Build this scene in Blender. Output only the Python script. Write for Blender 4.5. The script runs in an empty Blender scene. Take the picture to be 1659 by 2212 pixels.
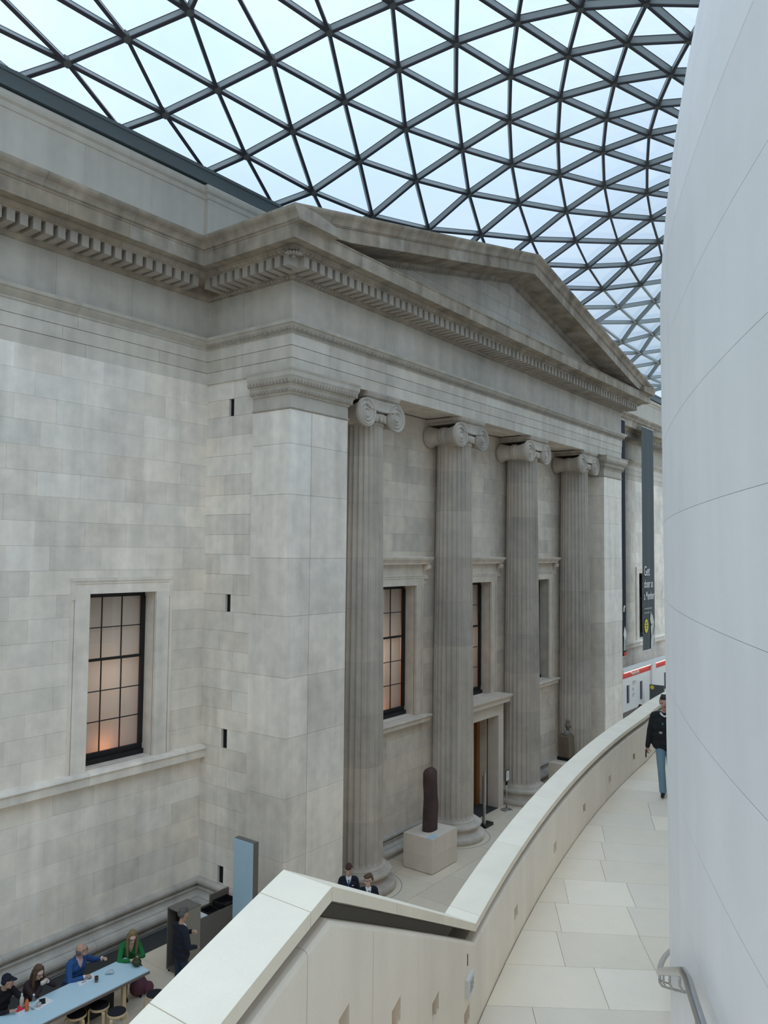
import bpy, math, random
import numpy as np
from mathutils import Vector, Matrix
random.seed(7)
COL = bpy.context.scene.collection
sc = bpy.context.scene
PI = math.pi

# ------------------------------------------------------------------ camera
ZC = 8.7075                                   # eye height above the court floor
cam_d = bpy.data.cameras.new('camera'); cam = bpy.data.objects.new('camera', cam_d); COL.objects.link(cam)
cam_d.sensor_fit = 'HORIZONTAL'; cam_d.sensor_width = 36.0; cam_d.lens = 36.0*1688.79/1659.0
cam_d.clip_start = .05; cam_d.clip_end = 500
R_ = Vector((0.60484549, -0.79628641, 0.00948097)); U_ = Vector((-0.04715397, -0.02392752, 0.99860101)); F_ = Vector((0.79494555, 0.60444639, 0.05202052))
cam.matrix_world = Matrix(((R_.x, U_.x, -F_.x, 0), (R_.y, U_.y, -F_.y, 0), (R_.z, U_.z, -F_.z, ZC), (0, 0, 0, 1)))
sc.camera = cam

# ------------------------------------------------------------------ sky (bright overcast) and exposure
SKY_STRENGTH = 1.72
w = bpy.data.worlds.new('overcast'); sc.world = w; w.use_nodes = True
nt = w.node_tree; nt.nodes.clear()
o_ = nt.nodes.new('ShaderNodeOutputWorld'); bg = nt.nodes.new('ShaderNodeBackground')
tc = nt.nodes.new('ShaderNodeTexCoord'); ns = nt.nodes.new('ShaderNodeTexNoise'); rp = nt.nodes.new('ShaderNodeValToRGB')
ns.inputs['Scale'].default_value = 4.0; ns.inputs['Detail'].default_value = 5
rp.color_ramp.elements[0].position = .35; rp.color_ramp.elements[0].color = (.57, .74, .91, 1)
rp.color_ramp.elements[1].position = .65; rp.color_ramp.elements[1].color = (.70, .85, .98, 1)
nt.links.new(tc.outputs['Generated'], ns.inputs['Vector']); nt.links.new(ns.outputs['Fac'], rp.inputs['Fac'])
sx_ = nt.nodes.new('ShaderNodeSeparateXYZ'); m1 = nt.nodes.new('ShaderNodeMath'); m1.operation = 'MAXIMUM'; m1.inputs[1].default_value = 0
m2 = nt.nodes.new('ShaderNodeMath'); m2.operation = 'MULTIPLY_ADD'; m2.inputs[1].default_value = SKY_STRENGTH*2/3; m2.inputs[2].default_value = SKY_STRENGTH/3   # the standard overcast sky: (1 + 2 sin h)/3
nt.links.new(tc.outputs['Generated'], sx_.inputs[0]); nt.links.new(sx_.outputs['Z'], m1.inputs[0]); nt.links.new(m1.outputs[0], m2.inputs[0])
nt.links.new(rp.outputs['Color'], bg.inputs['Color']); nt.links.new(m2.outputs[0], bg.inputs['Strength'])
nt.links.new(bg.outputs['Background'], o_.inputs['Surface'])
vs = sc.view_settings
sc.display_settings.display_device = 'sRGB'
vs.view_transform = 'Standard'; vs.look = 'None'; vs.gamma = 1.0; vs.use_curve_mapping = False
vs.exposure = 0.45
sc.cycles.max_bounces = 8; sc.cycles.diffuse_bounces = 7; sc.cycles.glossy_bounces = 3; sc.cycles.transmission_bounces = 6
sc.cycles.transparent_max_bounces = 16; sc.cycles.use_denoising = True
sc.cycles.caustics_reflective = False; sc.cycles.caustics_refractive = False
sc.cycles.sample_clamp_indirect = 8

# ------------------------------------------------------------------ materials
MATS = {}
def lin(c): return tuple(((v/255.0)/12.92 if v/255.0 <= .04045 else ((v/255.0+.055)/1.055)**2.4) for v in c)
def pbr(name, col, rough=.6, metal=0.0, spec=.4, emit=None, es=0, bump=0):
    m = bpy.data.materials.new(name); m.use_nodes = True
    b = m.node_tree.nodes['Principled BSDF']
    b.inputs['Base Color'].default_value = (*col, 1); b.inputs['Roughness'].default_value = rough
    b.inputs['Metallic'].default_value = metal; b.inputs['Specular IOR Level'].default_value = spec
    if emit: b.inputs['Emission Color'].default_value = (*emit, 1); b.inputs['Emission Strength'].default_value = es
    n = m.node_tree
    x = n.nodes.new('ShaderNodeTexNoise'); x.inputs['Scale'].default_value = 35; g = n.nodes.new('ShaderNodeNewGeometry')
    n.links.new(g.outputs['Position'], x.inputs['Vector'])
    mx = n.nodes.new('ShaderNodeMix'); mx.data_type = 'RGBA'; mx.blend_type = 'MULTIPLY'; mx.inputs[0].default_value = .18
    n.links.new(x.outputs['Fac'], mx.inputs[7]); mx.inputs[6].default_value = (*col, 1)
    n.links.new(mx.outputs[2], b.inputs['Base Color'])
    if bump:
        bp = n.nodes.new('ShaderNodeBump'); bp.inputs['Strength'].default_value = bump; bp.inputs['Distance'].default_value = .01
        n.links.new(x.outputs['Fac'], bp.inputs['Height']); n.links.new(bp.outputs['Normal'], b.inputs['Normal'])
    MATS[name] = m; return m
def stone(name, base, warm, rnd=.12, big=.25, mott=.2, streak=.2, rough=.85, warmth=.5, speck=.06, bump=.15, spec=.25):
    """stone: tone per block (object random), blotches, runs of dirt, speckle, all fixed in the place itself"""
    m = bpy.data.materials.new(name); m.use_nodes = True; n = m.node_tree; L = n.links.new
    b = n.nodes['Principled BSDF']; b.inputs['Roughness'].default_value = rough; b.inputs['Specular IOR Level'].default_value = spec
    geo = n.nodes.new('ShaderNodeNewGeometry'); oi = n.nodes.new('ShaderNodeObjectInfo')
    def noise(scale, det, vec=None):
        t = n.nodes.new('ShaderNodeTexNoise'); t.inputs['Scale'].default_value = scale; t.inputs['Detail'].default_value = det
        L(vec if vec is not None else geo.outputs['Position'], t.inputs['Vector']); return t.outputs['Fac']
    def mth(op, a, bb):
        t = n.nodes.new('ShaderNodeMath'); t.operation = op
        for i, v in enumerate((a, bb)):
            if isinstance(v, (int, float)): t.inputs[i].default_value = v
            else: L(v, t.inputs[i])
        return t.outputs[0]
    mp = n.nodes.new('ShaderNodeMapping'); mp.inputs['Scale'].default_value = (2.6, 2.6, .22); L(geo.outputs['Position'], mp.inputs['Vector'])
    n1 = noise(.55, 3); n2 = noise(3.2, 6); n3 = noise(1.0, 4, mp.outputs['Vector']); n4 = noise(60, 2)
    v = mth('MULTIPLY_ADD', oi.outputs['Random'], rnd); n.nodes[-1].inputs[2].default_value = 1 - rnd/2
    for src, k in ((n1, big), (n2, mott), (n3, streak), (n4, speck)):
        t = mth('SUBTRACT', src, .5); t = mth('MULTIPLY', t, k*2); v = mth('ADD', v, t)
    r2 = mth('FRACT', mth('MULTIPLY', oi.outputs['Random'], 17.31), 0)
    wf = mth('MULTIPLY', mth('ADD', mth('MULTIPLY', r2, .7), mth('MULTIPLY', n2, .6)), warmth)
    mx = n.nodes.new('ShaderNodeMix'); mx.data_type = 'RGBA'; L(wf, mx.inputs[0]); mx.inputs[6].default_value = (*base, 1); mx.inputs[7].default_value = (*warm, 1)
    vm = n.nodes.new('ShaderNodeVectorMath'); vm.operation = 'SCALE'; L(mx.outputs[2], vm.inputs[0]); L(v, vm.inputs['Scale'])
    L(vm.outputs[0], b.inputs['Base Color'])
    bp = n.nodes.new('ShaderNodeBump'); bp.inputs['Strength'].default_value = bump; bp.inputs['Distance'].default_value = .012
    L(n2, bp.inputs['Height']); L(bp.outputs['Normal'], b.inputs['Normal'])
    MATS[name] = m; return m
stone('wall_stone', (0.788, 0.739, 0.676), (0.859, 0.730, 0.592), rnd=.17, big=.20, mott=.20, streak=.26, warmth=.40)
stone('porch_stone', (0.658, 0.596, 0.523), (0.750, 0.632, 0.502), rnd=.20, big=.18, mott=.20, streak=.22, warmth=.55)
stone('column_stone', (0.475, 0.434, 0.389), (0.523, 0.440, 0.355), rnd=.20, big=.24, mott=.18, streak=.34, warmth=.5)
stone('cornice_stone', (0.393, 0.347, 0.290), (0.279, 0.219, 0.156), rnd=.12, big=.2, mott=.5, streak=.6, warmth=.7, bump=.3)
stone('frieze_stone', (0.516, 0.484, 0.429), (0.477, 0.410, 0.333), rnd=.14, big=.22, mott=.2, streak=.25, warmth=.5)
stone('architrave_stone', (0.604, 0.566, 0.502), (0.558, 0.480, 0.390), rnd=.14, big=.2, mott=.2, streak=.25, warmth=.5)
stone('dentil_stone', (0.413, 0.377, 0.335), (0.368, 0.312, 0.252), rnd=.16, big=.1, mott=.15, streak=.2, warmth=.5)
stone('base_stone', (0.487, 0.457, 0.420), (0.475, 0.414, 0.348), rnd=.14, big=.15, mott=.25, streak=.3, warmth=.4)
stone('attic_stone', (0.660, 0.612, 0.543), (0.674, 0.592, 0.490), rnd=.04, big=.08, mott=.08, streak=.16, warmth=.3)
stone('drum_stone', (.875, .865, .865), (.875, .86, .84), rnd=.03, big=.05, mott=.04, streak=.07, warmth=.25, speck=.02, bump=.02, rough=.6)
stone('coping_stone', (0.870, 0.785, 0.655), (0.846, 0.741, 0.586), rnd=.05, big=.04, mott=.10, streak=.03, warmth=.35, speck=.04, bump=.05, rough=.6)
stone('parapet_stone', (0.883, 0.789, 0.682), (0.855, 0.756, 0.637), rnd=.05, big=.06, mott=.06, streak=.10, warmth=.4, speck=.04, bump=.05, rough=.65)
stone('landing_stone', (0.831, 0.744, 0.631), (0.805, 0.686, 0.528), rnd=.13, big=.04, mott=.07, streak=.0, warmth=.55, speck=.05, bump=.03, rough=.5)
stone('court_floor_stone', (0.699, 0.615, 0.508), (0.675, 0.567, 0.434), rnd=.20, big=.05, mott=.08, streak=.0, warmth=.6, speck=.05, bump=.03, rough=.35)
stone('pedestal_stone', (0.647, 0.584, 0.510), (0.647, 0.548, 0.443), rnd=.08, big=.06, mott=.12, streak=.1, warmth=.5, bump=.1)
stone('red_stone', (.075, .047, .045), (.10, .055, .045), rnd=.05, big=.3, mott=.5, streak=.1, warmth=.4, bump=.5)
stone('brown_stone', (.16, .12, .09), (.11, .075, .05), rnd=.05, big=.3, mott=.4, streak=.3, warmth=.5, bump=.3)
stone('grey_brown_stone', (.24, .225, .195), (.16, .13, .10), rnd=.05, big=.3, mott=.4, streak=.2, warmth=.5, bump=.3)
pbr('dark_joint', (.34, .335, .32), .9)
pbr('pale_joint', (.62, .61, .59), .9)
pbr('recess_shade', (.50, .46, .40), .8)
pbr('black_void', (.008, .008, .008), .9)
pbr('strut_paint', (.36, .39, .38), .45, 0, .5)
pbr('strut_dark', (.05, .048, .06), .5)
pbr('hub_paint', (.12, .125, .12), .5)
pbr('gutter_paint', (.16, .19, .20), .5)
pbr('black_paint', (.012, .012, .014), .45)
pbr('steel', (.55, .55, .55), .28, 1.0)
pbr('white_paint', (.78, .78, .77), .5)
pbr('blue_laminate', (.52, .70, .80), .35)
pbr('blue_screen', (.42, .60, .70), .3)
pbr('brown_edge', (.16, .135, .12), .55)
pbr('kiosk_laminate', (.15, .135, .12), .5)
pbr('kiosk_light', (.29, .255, .21), .5)
pbr('birch', (.62, .47, .29), .5)
pbr('dark_floor', (.045, .045, .045), .85)
pbr('door_wood', (.16, .06, .022), .45)
pbr('door_wood_light', (.30, .13, .04), .45)
pbr('banner_grey', (.085, .098, .105), .8)
pbr('banner_navy', (.008, .012, .026), .8)
pbr('white_print', (.75, .75, .75), .8)
pbr('grey_print', (.36, .36, .36), .8)
pbr('yellow_print', (.72, .62, .05), .7)
pbr('red_print', (.55, .05, .04), .6)
pbr('teal_print', (.02, .16, .13), .8)
pbr('cream_print', (.62, .60, .56), .8)
pbr('skin', (.50, .30, .22), .55); pbr('skin_pale', (.62, .42, .34), .55)
pbr('eye_dark', (.03, .02, .02), .3); pbr('lip', (.38, .15, .13), .5)
pbr('navy_cloth', (.008, .010, .022), .85); pbr('black_cloth', (.010, .010, .013), .85); pbr('denim', (.17, .27, .34), .85); pbr('dark_denim', (.02, .035, .06), .85)
pbr('blue_fleece', (.025, .085, .24), .9); pbr('green_knit', (.012, .17, .045), .9); pbr('brown_cloth', (.035, .020, .022), .9)
pbr('tan_cloth', (.30, .19, .08), .85); pbr('white_cloth', (.75, .75, .76), .8); pbr('pink_cloth', (.60, .42, .45), .8); pbr('purple_cloth', (.03, .015, .07), .85)
pbr('hair_dark', (.018, .012, .010), .6); pbr('hair_brown', (.10, .055, .03), .6); pbr('hair_fair', (.24, .155, .075), .6); pbr('hair_grey', (.10, .095, .09), .7); pbr('hair_red', (.06, .018, .014), .6)
pbr('olive_leather', (.045, .05, .018), .6); pbr('patterned_cloth', (.13, .05, .07), .85, bump=.3)
pbr('orange_drink', (.72, .16, .03), .3); pbr('pale_bottle', (.62, .58, .50), .35); pbr('clear_plastic', (.45, .55, .58), .15); pbr('red_plastic', (.60, .03, .05), .4); pbr('paper', (.80, .80, .82), .7); pbr('cup_brown', (.25, .16, .10), .6)
def glass(name, tint, gl=.06, rough=.03):
    m = bpy.data.materials.new(name); m.use_nodes = True; n = m.node_tree; n.nodes.clear()
    o = n.nodes.new('ShaderNodeOutputMaterial'); t = n.nodes.new('ShaderNodeBsdfTransparent'); g = n.nodes.new('ShaderNodeBsdfGlossy'); x = n.nodes.new('ShaderNodeMixShader')
    t.inputs['Color'].default_value = (*tint, 1); g.inputs['Roughness'].default_value = rough; x.inputs[0].default_value = gl
    g.inputs['Color'].default_value = (.9, .95, 1, 1)
    n.links.new(t.outputs[0], x.inputs[1]); n.links.new(g.outputs[0], x.inputs[2]); n.links.new(x.outputs[0], o.inputs['Surface']); MATS[name] = m
glass('roof_glass', (.93, .945, .97), .03, .1)
def grazing():                                   # double glazing: two reflecting faces at each side of the pane, so it mirrors more at a slant
    n = MATS['roof_glass'].node_tree; g = n.nodes.new('ShaderNodeNewGeometry'); d = n.nodes.new('ShaderNodeVectorMath'); d.operation = 'DOT_PRODUCT'
    n.links.new(g.outputs['Incoming'], d.inputs[0]); n.links.new(g.outputs['Normal'], d.inputs[1]); last = d.outputs['Value']
    for op, i0, i1 in (('ABSOLUTE', None, 0), ('SUBTRACT', 1, None), ('POWER', None, 5), ('MULTIPLY', None, .96), ('ADD', None, .04), ('SUBTRACT', 1, None), ('POWER', None, 2), ('SUBTRACT', 1, None)):
        m = n.nodes.new('ShaderNodeMath'); m.operation = op
        if i0 is not None: m.inputs[0].default_value = i0; n.links.new(last, m.inputs[1])
        else: m.inputs[1].default_value = i1; n.links.new(last, m.inputs[0])
        last = m.outputs[0]
    n.links.new(last, [q for q in n.nodes if q.type == 'MIX_SHADER'][0].inputs[0])
grazing()
glass('window_glass', (.96, .97, .97), .06, .02)
glass('bottle_glass', (.85, .92, .93), .12, .05)
def blind_mat():
    m = bpy.data.materials.new('blind'); m.use_nodes = True; n = m.node_tree; n.nodes.clear()
    o = n.nodes.new('ShaderNodeOutputMaterial'); t = n.nodes.new('ShaderNodeBsdfTranslucent'); d = n.nodes.new('ShaderNodeBsdfDiffuse'); x = n.nodes.new('ShaderNodeMixShader')
    t.inputs['Color'].default_value = (.75, .66, .58, 1); d.inputs['Color'].default_value = (.70, .67, .63, 1); x.inputs[0].default_value = .42
    n.links.new(d.outputs[0], x.inputs[1]); n.links.new(t.outputs[0], x.inputs[2]); n.links.new(x.outputs[0], o.inputs['Surface']); MATS['blind'] = m
blind_mat()
def glow(name, col, s):
    m = bpy.data.materials.new(name); m.use_nodes = True; n = m.node_tree; n.nodes.clear()
    o = n.nodes.new('ShaderNodeOutputMaterial'); e = n.nodes.new('ShaderNodeEmission'); e.inputs['Color'].default_value = (*col, 1); e.inputs['Strength'].default_value = s
    n.links.new(e.outputs[0], o.inputs['Surface']); MATS[name] = m
glow('lamp_strip', (1, .93, .85), 6)

# ------------------------------------------------------------------ mesh helpers
class MB:
    def __init__(s): s.v = []; s.f = []; s.m = []; s.mats = []; s.cur = 0; s.smooth = []; s.sm = False
    def mat(s, name):
        if name not in s.mats: s.mats.append(name)
        s.cur = s.mats.index(name); return s
    def add(s, vs, fs):
        b = len(s.v); s.v += [tuple(map(float, p)) for p in vs]
        for f in fs: s.f.append([b+i for i in f]); s.m.append(s.cur); s.smooth.append(s.sm)
        return s
    def box(s, x0, x1, y0, y1, z0, z1):
        return s.add([(x0,y0,z0),(x1,y0,z0),(x1,y1,z0),(x0,y1,z0),(x0,y0,z1),(x1,y0,z1),(x1,y1,z1),(x0,y1,z1)],
                     [(0,3,2,1),(4,5,6,7),(0,1,5,4),(1,2,6,5),(2,3,7,6),(3,0,4,7)])
    def prism(s, poly, d):
        """poly: 3D points (planar), extruded by vector d"""
        n = len(poly); P = [Vector(p) for p in poly]; d = Vector(d)
        return s.add([*P, *[p+d for p in P]], [list(range(n))[::-1], list(range(n, 2*n))] + [(i, (i+1) % n, n+(i+1) % n, n+i) for i in range(n)])
    def lathe(s, prof, c=(0,0,0), seg=24, axis='z', a0=0, a1=2*PI, caps=True):
        full = abs(a1-a0-2*PI) < 1e-6; k = seg if full else seg+1; vs = []
        for r, h in prof:
            for i in range(k):
                a = a0+(a1-a0)*i/seg; x, y = r*math.cos(a), r*math.sin(a)
                p = (x, y, h) if axis == 'z' else ((x, h, y) if axis == 'y' else (h, x, y))
                vs.append((c[0]+p[0], c[1]+p[1], c[2]+p[2]))
        fs = []
        for j in range(len(prof)-1):
            for i in range(seg):
                a, b = j*k+i, j*k+(i+1) % k; fs.append((a, b, b+k, a+k))
        if caps and full:
            fs.append(list(range(k))[::-1]); fs.append([(len(prof)-1)*k+i for i in range(k)])
        return s.add(vs, fs)
    def tube(s, pts, r, seg=8, closed=False):
        P = [Vector(p) for p in pts]; n = len(P); vs = []; rr = r if isinstance(r, (list, tuple)) else [r]*n
        up = Vector((0, 0, 1))
        for i in range(n):
            t = (P[min(i+1, n-1)]-P[max(i-1, 0)]) if not closed else (P[(i+1) % n]-P[i-1])
            t = t.normalized() if t.length > 1e-9 else Vector((0, 0, 1))
            a = t.cross(up)
            if a.length < 1e-3: a = t.cross(Vector((0, 1, 0)))
            a.normalize(); b = a.cross(t)
            for k in range(seg):
                q = 2*PI*k/seg; vs.append(P[i]+(a*math.cos(q)+b*math.sin(q))*rr[i])
        fs = []
        for i in range(n if closed else n-1):
            for k in range(seg):
                A, B = i*seg+k, i*seg+(k+1) % seg; j = ((i+1) % n)*seg
                fs.append((A, B, j+(k+1) % seg, j+k))
        if not closed: fs += [list(range(seg))[::-1], [(n-1)*seg+k for k in range(seg)]]
        return s.add(vs, fs)
    def ell(s, c, r, seg=8, rings=5, rot=None):
        vs = [(0, 0, -1)]
        for j in range(1, rings):
            t = -PI/2+PI*j/rings
            for i in range(seg): a = 2*PI*i/seg; vs.append((math.cos(t)*math.cos(a), math.cos(t)*math.sin(a), math.sin(t)))
        vs.append((0, 0, 1)); fs = [(0, 1+(i+1) % seg, 1+i) for i in range(seg)]
        for j in range(rings-2):
            for i in range(seg):
                a = 1+j*seg+i; b = 1+j*seg+(i+1) % seg; fs.append((a, b, b+seg, a+seg))
        l = len(vs)-1; b0 = 1+(rings-2)*seg; fs += [(l, b0+i, b0+(i+1) % seg) for i in range(seg)]
        out = []
        for p in vs:
            q = Vector((p[0]*r[0], p[1]*r[1], p[2]*r[2]))
            if rot is not None: q = rot @ q
            out.append((c[0]+q.x, c[1]+q.y, c[2]+q.z))
        return s.add(out, fs)
    def build(s, name, mat=None, parent=None, loc=None):
        off = Vector(loc) if loc is not None else (parent_off(parent) if parent else Vector((0, 0, 0)))
        me = bpy.data.meshes.new(name)
        V = np.array(s.v, float)-np.array(off)[None] if len(s.v) else np.zeros((0, 3))
        me.from_pydata(V.tolist(), [], s.f)
        mats = [mat] if (mat and not s.mats) else (s.mats or ['white_paint'])
        for q in mats: me.materials.append(MATS[q])
        if len(mats) > 1: me.polygons.foreach_set('material_index', s.m)
        if any(s.smooth): me.polygons.foreach_set('use_smooth', s.smooth)
        me.update()
        o = bpy.data.objects.new(name, me); COL.objects.link(o)
        if parent: o.parent = parent
        elif loc is not None: o.location = off
        return o
def parent_off(p):
    v = Vector((0, 0, 0))
    while p is not None: v += p.location; p = p.parent
    return v
def tag(o, label=None, cat=None, group=None, kind=None):
    if label: o['label'] = label
    if cat: o['category'] = cat
    if group: o['group'] = group
    if kind: o['kind'] = kind
    return o
def thing(name, label, cat, loc, group=None):
    o = bpy.data.objects.new(name, None); COL.objects.link(o); o.location = loc; o.empty_display_size = .2
    return tag(o, label, cat, group)
def struct(name, loc=(0, 0, 0)):
    o = bpy.data.objects.new(name, None); COL.objects.link(o); o.location = loc; o['kind'] = 'structure'; return o
UB = {}
def ubox(name, x0, x1, y0, y1, z0, z1, mat, parent=None):
    """one block as an object of its own, all blocks of a material share one mesh"""
    if mat not in UB:
        me = bpy.data.meshes.new('block_'+mat)
        me.from_pydata([(-.5,-.5,-.5),(.5,-.5,-.5),(.5,.5,-.5),(-.5,.5,-.5),(-.5,-.5,.5),(.5,-.5,.5),(.5,.5,.5),(-.5,.5,.5)], [],
                       [(0,3,2,1),(4,5,6,7),(0,1,5,4),(1,2,6,5),(2,3,7,6),(3,0,4,7)])
        me.materials.append(MATS[mat]); UB[mat] = me
    o = bpy.data.objects.new(name, UB[mat]); COL.objects.link(o)
    off = parent_off(parent)
    o.location = ((x0+x1)/2-off.x, (y0+y1)/2-off.y, (z0+z1)/2-off.z); o.scale = (x1-x0, y1-y0, z1-z0)
    if parent: o.parent = parent
    return o
def copy_tree(o, parent=None):
    c = o.copy(); COL.objects.link(c)
    if parent: c.parent = parent
    for ch in o.children: copy_tree(ch, c)
    return c
# sweeping a profile (offset, z) along a plan path; the outside is to the right of the way of travel
def offs(path, o):
    P = [Vector((p[0], p[1])) for p in path]; out = []
    for i in range(len(P)):
        n0 = n1 = None
        if i > 0: d = (P[i]-P[i-1]).normalized(); n0 = Vector((d.y, -d.x))
        if i < len(P)-1: d = (P[i+1]-P[i]).normalized(); n1 = Vector((d.y, -d.x))
        if n0 is None: q = n1*o
        elif n1 is None: q = n0*o
        else: q = (n0+n1)/max(.2, 1+n0.dot(n1))*o
        out.append(P[i]+q)
    return out
def sweep(mb, path, prof):
    rows = [offs(path, o) for o, z in prof]; n = len(prof); vs = []; fs = []
    for i in range(len(path)):
        for k in range(n): vs.append((rows[k][i].x, rows[k][i].y, prof[k][1]))
    for i in range(len(path)-1):
        for k in range(n):
            a, b = i*n+k, i*n+(k+1) % n; fs.append((a, b, b+n, a+n))
    fs += [list(range(n))[::-1], [(len(path)-1)*n+k for k in range(n)]]
    return mb.add(vs, fs)
def cut_path(path, s0, s1):
    out = []; s = 0; P = [Vector(p) for p in path]
    for i in range(len(P)-1):
        l = (P[i+1]-P[i]).length
        if s0 < s+l and s1 > s:
            a = max(s0, s); b = min(s1, s+l); A = P[i].lerp(P[i+1], (a-s)/l); B = P[i].lerp(P[i+1], (b-s)/l)
            if not out: out.append(A)
            out.append(B)
        s += l
    return out
def plen(path): return sum((Vector(path[i+1])-Vector(path[i])).length for i in range(len(path)-1))
def sweep_pieces(name, path, prof, step, mat, parent, gap=.005, jitter=.15, s0=0, s1=None):
    T = plen(path) if s1 is None else s1; corners = []; s = 0
    for i in range(len(path)-2): s += (Vector(path[i+1])-Vector(path[i])).length; corners.append(s)
    cuts = [s0]
    while cuts[-1] < T-.01:
        c = cuts[-1]+step*(1+random.uniform(-jitter, jitter))
        for k in corners:
            if abs(c-k) < 1.3: c = k+1.32
        cuts.append(min(c, T) if T-c > .5 else T)
    for a, b in zip(cuts[:-1], cuts[1:]):
        p = cut_path(path, a+gap/2, b-gap/2)
        if len(p) > 1: sweep(MB(), p, prof).build(name, mat, parent)
def eggs(mb, path, o, z, pitch, r, dart=True):
    """egg and dart / leaf enrichment along a path"""
    q = offs(path, o)
    for i in range(len(q)-1):
        d = q[i+1]-q[i]; L = d.length
        if L < .02: continue
        d = d/L; n = Vector((d.y, -d.x)); k = max(1, int(L/pitch)); ang = math.atan2(d.y, d.x); rot = Matrix.Rotation(ang, 3, 'Z')
        for j in range(k):
            p = q[i]+d*(L*(j+.5)/k)
            mb.ell((p.x, p.y, z), (r[0], r[1], r[2]), 6, 4, rot)
            if dart:
                p2 = q[i]+d*(L*j/k); mb.ell((p2.x, p2.y, z-.01), (r[0]*.28, r[1]*.8, r[2]*.95), 4, 3, rot)
    return mb

# ------------------------------------------------------------------ key dimensions (metres; court floor z=0)
XR, XE, YF, YW, YB = 12.864, 33.767, 12.5, 15.451, 13.75
PATH = [(2.0, YW), (XR, YW), (XR, YF), (XE, YF), (XE, YW), (56.0, YW)]
COLX = [16.365, 20.995, 25.625, 30.255]
def yin(x): return 6.9176e-5*x**3-.0130276*x*x+.462714*x+1.3592877 if x < 17 else 5.80+.145*(x-17)-.014*(x-17)**2      # inner edge of the stair parapet's coping
def ydir(x):
    d = Vector((1, (yin(x+.05)-yin(x-.05))/.1)); d.normalize(); return d
def ctop(x):                                                           # top of the coping: level, down the flight, level
    if x < 3.11: return 7.0
    if x > 6.55: return 5.23
    return 7.0+(5.23-7.0)*(x-3.11)/(6.55-3.11)
LZ = 4.27                                                              # landing level
DC = Vector((13.715, -19.77)); DR = 23.0                                 # the drum
def drum_r(z):
    if z < 10.9: return DR-.01*(10.9-z)*.6
    if z < 14: return DR-.066*max(0, z-10.6)**2.05
    return DR-.814-.5*(z-14)

# ------------------------------------------------------------------ walls
def holed(mb, u0, u1, z0, z1, holes, fn):
    us = sorted({u0, u1, *[h[0] for h in holes], *[h[1] for h in holes]}); us = [u for u in us if u0 <= u <= u1]
    for a, b in zip(us[:-1], us[1:]):
        hs = sorted([(h[2], h[3]) for h in holes if h[0] < (a+b)/2 < h[1]]); z = z0
        for p, q in hs:
            if p > z: fn(mb, a, b, z, p)
            z = max(z, q)
        if z < z1: fn(mb, a, b, z, z1)
def courses(bounds):
    out = []
    for z0, z1, n in bounds: out += [(z0+(z1-z0)*i/n, z0+(z1-z0)*(i+1)/n) for i in range(n)]
    return out
def ashlar(u0, u1, rows, holes, mean, place, gap=.0032):
    for ri, (za, zb) in enumerate(rows):
        segs = [(u0, u1)]
        for h in holes:
            if h[2] < zb-.02 and h[3] > za+.02:
                ns_ = []
                for a, b in segs:
                    if h[0] > a and h[1] < b: ns_ += [(a, h[0]), (h[1], b)]
                    elif h[0] <= a and h[1] > a: ns_.append((h[1], b)) if h[1] < b else None
                    elif h[1] >= b and h[0] < b: ns_.append((a, h[0])) if h[0] > a else None
                    else: ns_.append((a, b))
                segs = ns_
        for a, b in segs:
            n = max(1, round((b-a)/mean)); cuts = [a]
            for k in range(1, n): cuts.append(a+(b-a)*(k+(.28 if ri % 2 else -.22)*(1 if n > 1 else 0)+random.uniform(-.12, .12))/n)
            cuts.append(b)
            for p, q in zip(cuts[:-1], cuts[1:]):
                if q-p > .05: place(p+gap/2, q-gap/2, za+gap/2, zb-gap/2)
WIN1 = (9.73, 11.46, 3.93, 7.75)
wl = MB(); holed(wl, -14, XR+.12, 0, 12.89, [WIN1], lambda m, a, b, p, q: m.box(a, b, YW+.02, YW+.5, p, q))
wall_left = wl.build('wall_left', 'dark_joint'); wall_left['kind'] = 'structure'
rowsL = courses([(.74, 3.66, 6), (3.93, 7.75, 8), (7.75, 12.90, 10)])
ashlar(5.4, XR+.05, rowsL, [WIN1], 1.15, lambda a, b, p, q: ubox('stone_block', a, b, YW+random.uniform(-.003, .002), YW+.05, p, q, 'wall_stone', wall_left))
# return wall of the portico with four narrow slots
SL = [(14.47, 14.65, 12.03, 12.46), (14.47, 14.65, 7.24, 7.66), (14.50, 14.70, 3.96, 4.42), (14.54, 14.74, .76, 1.18)]
wr = MB().box(XR+.125, XR+.6, 13.76, 15.6, 0, 12.88); wall_return = wr.build('wall_return', 'dark_joint'); wall_return['kind'] = 'structure'
zs_ = sorted([.74, 12.90, *[s[2] for s in SL], *[s[3] for s in SL]]); rowsR = []
for a, b in zip(zs_[:-1], zs_[1:]): rowsR += courses([(a, b, max(1, round((b-a)/.5)))])
ashlar(13.75, YW+.02, rowsR, SL, .85, lambda a, b, p, q: ubox('stone_block', XR+.05+random.uniform(-.003, .002), XR+.12, a, b, p, q, 'wall_stone', wall_return), gap=.005)
for s in SL: MB().box(XR+.118, XR+.124, s[0]-.02, s[1]+.02, s[2]-.02, s[3]+.02).build('slot_void', 'black_void', wall_return)  # black sheets stand in for the darkness deep inside the slots
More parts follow.
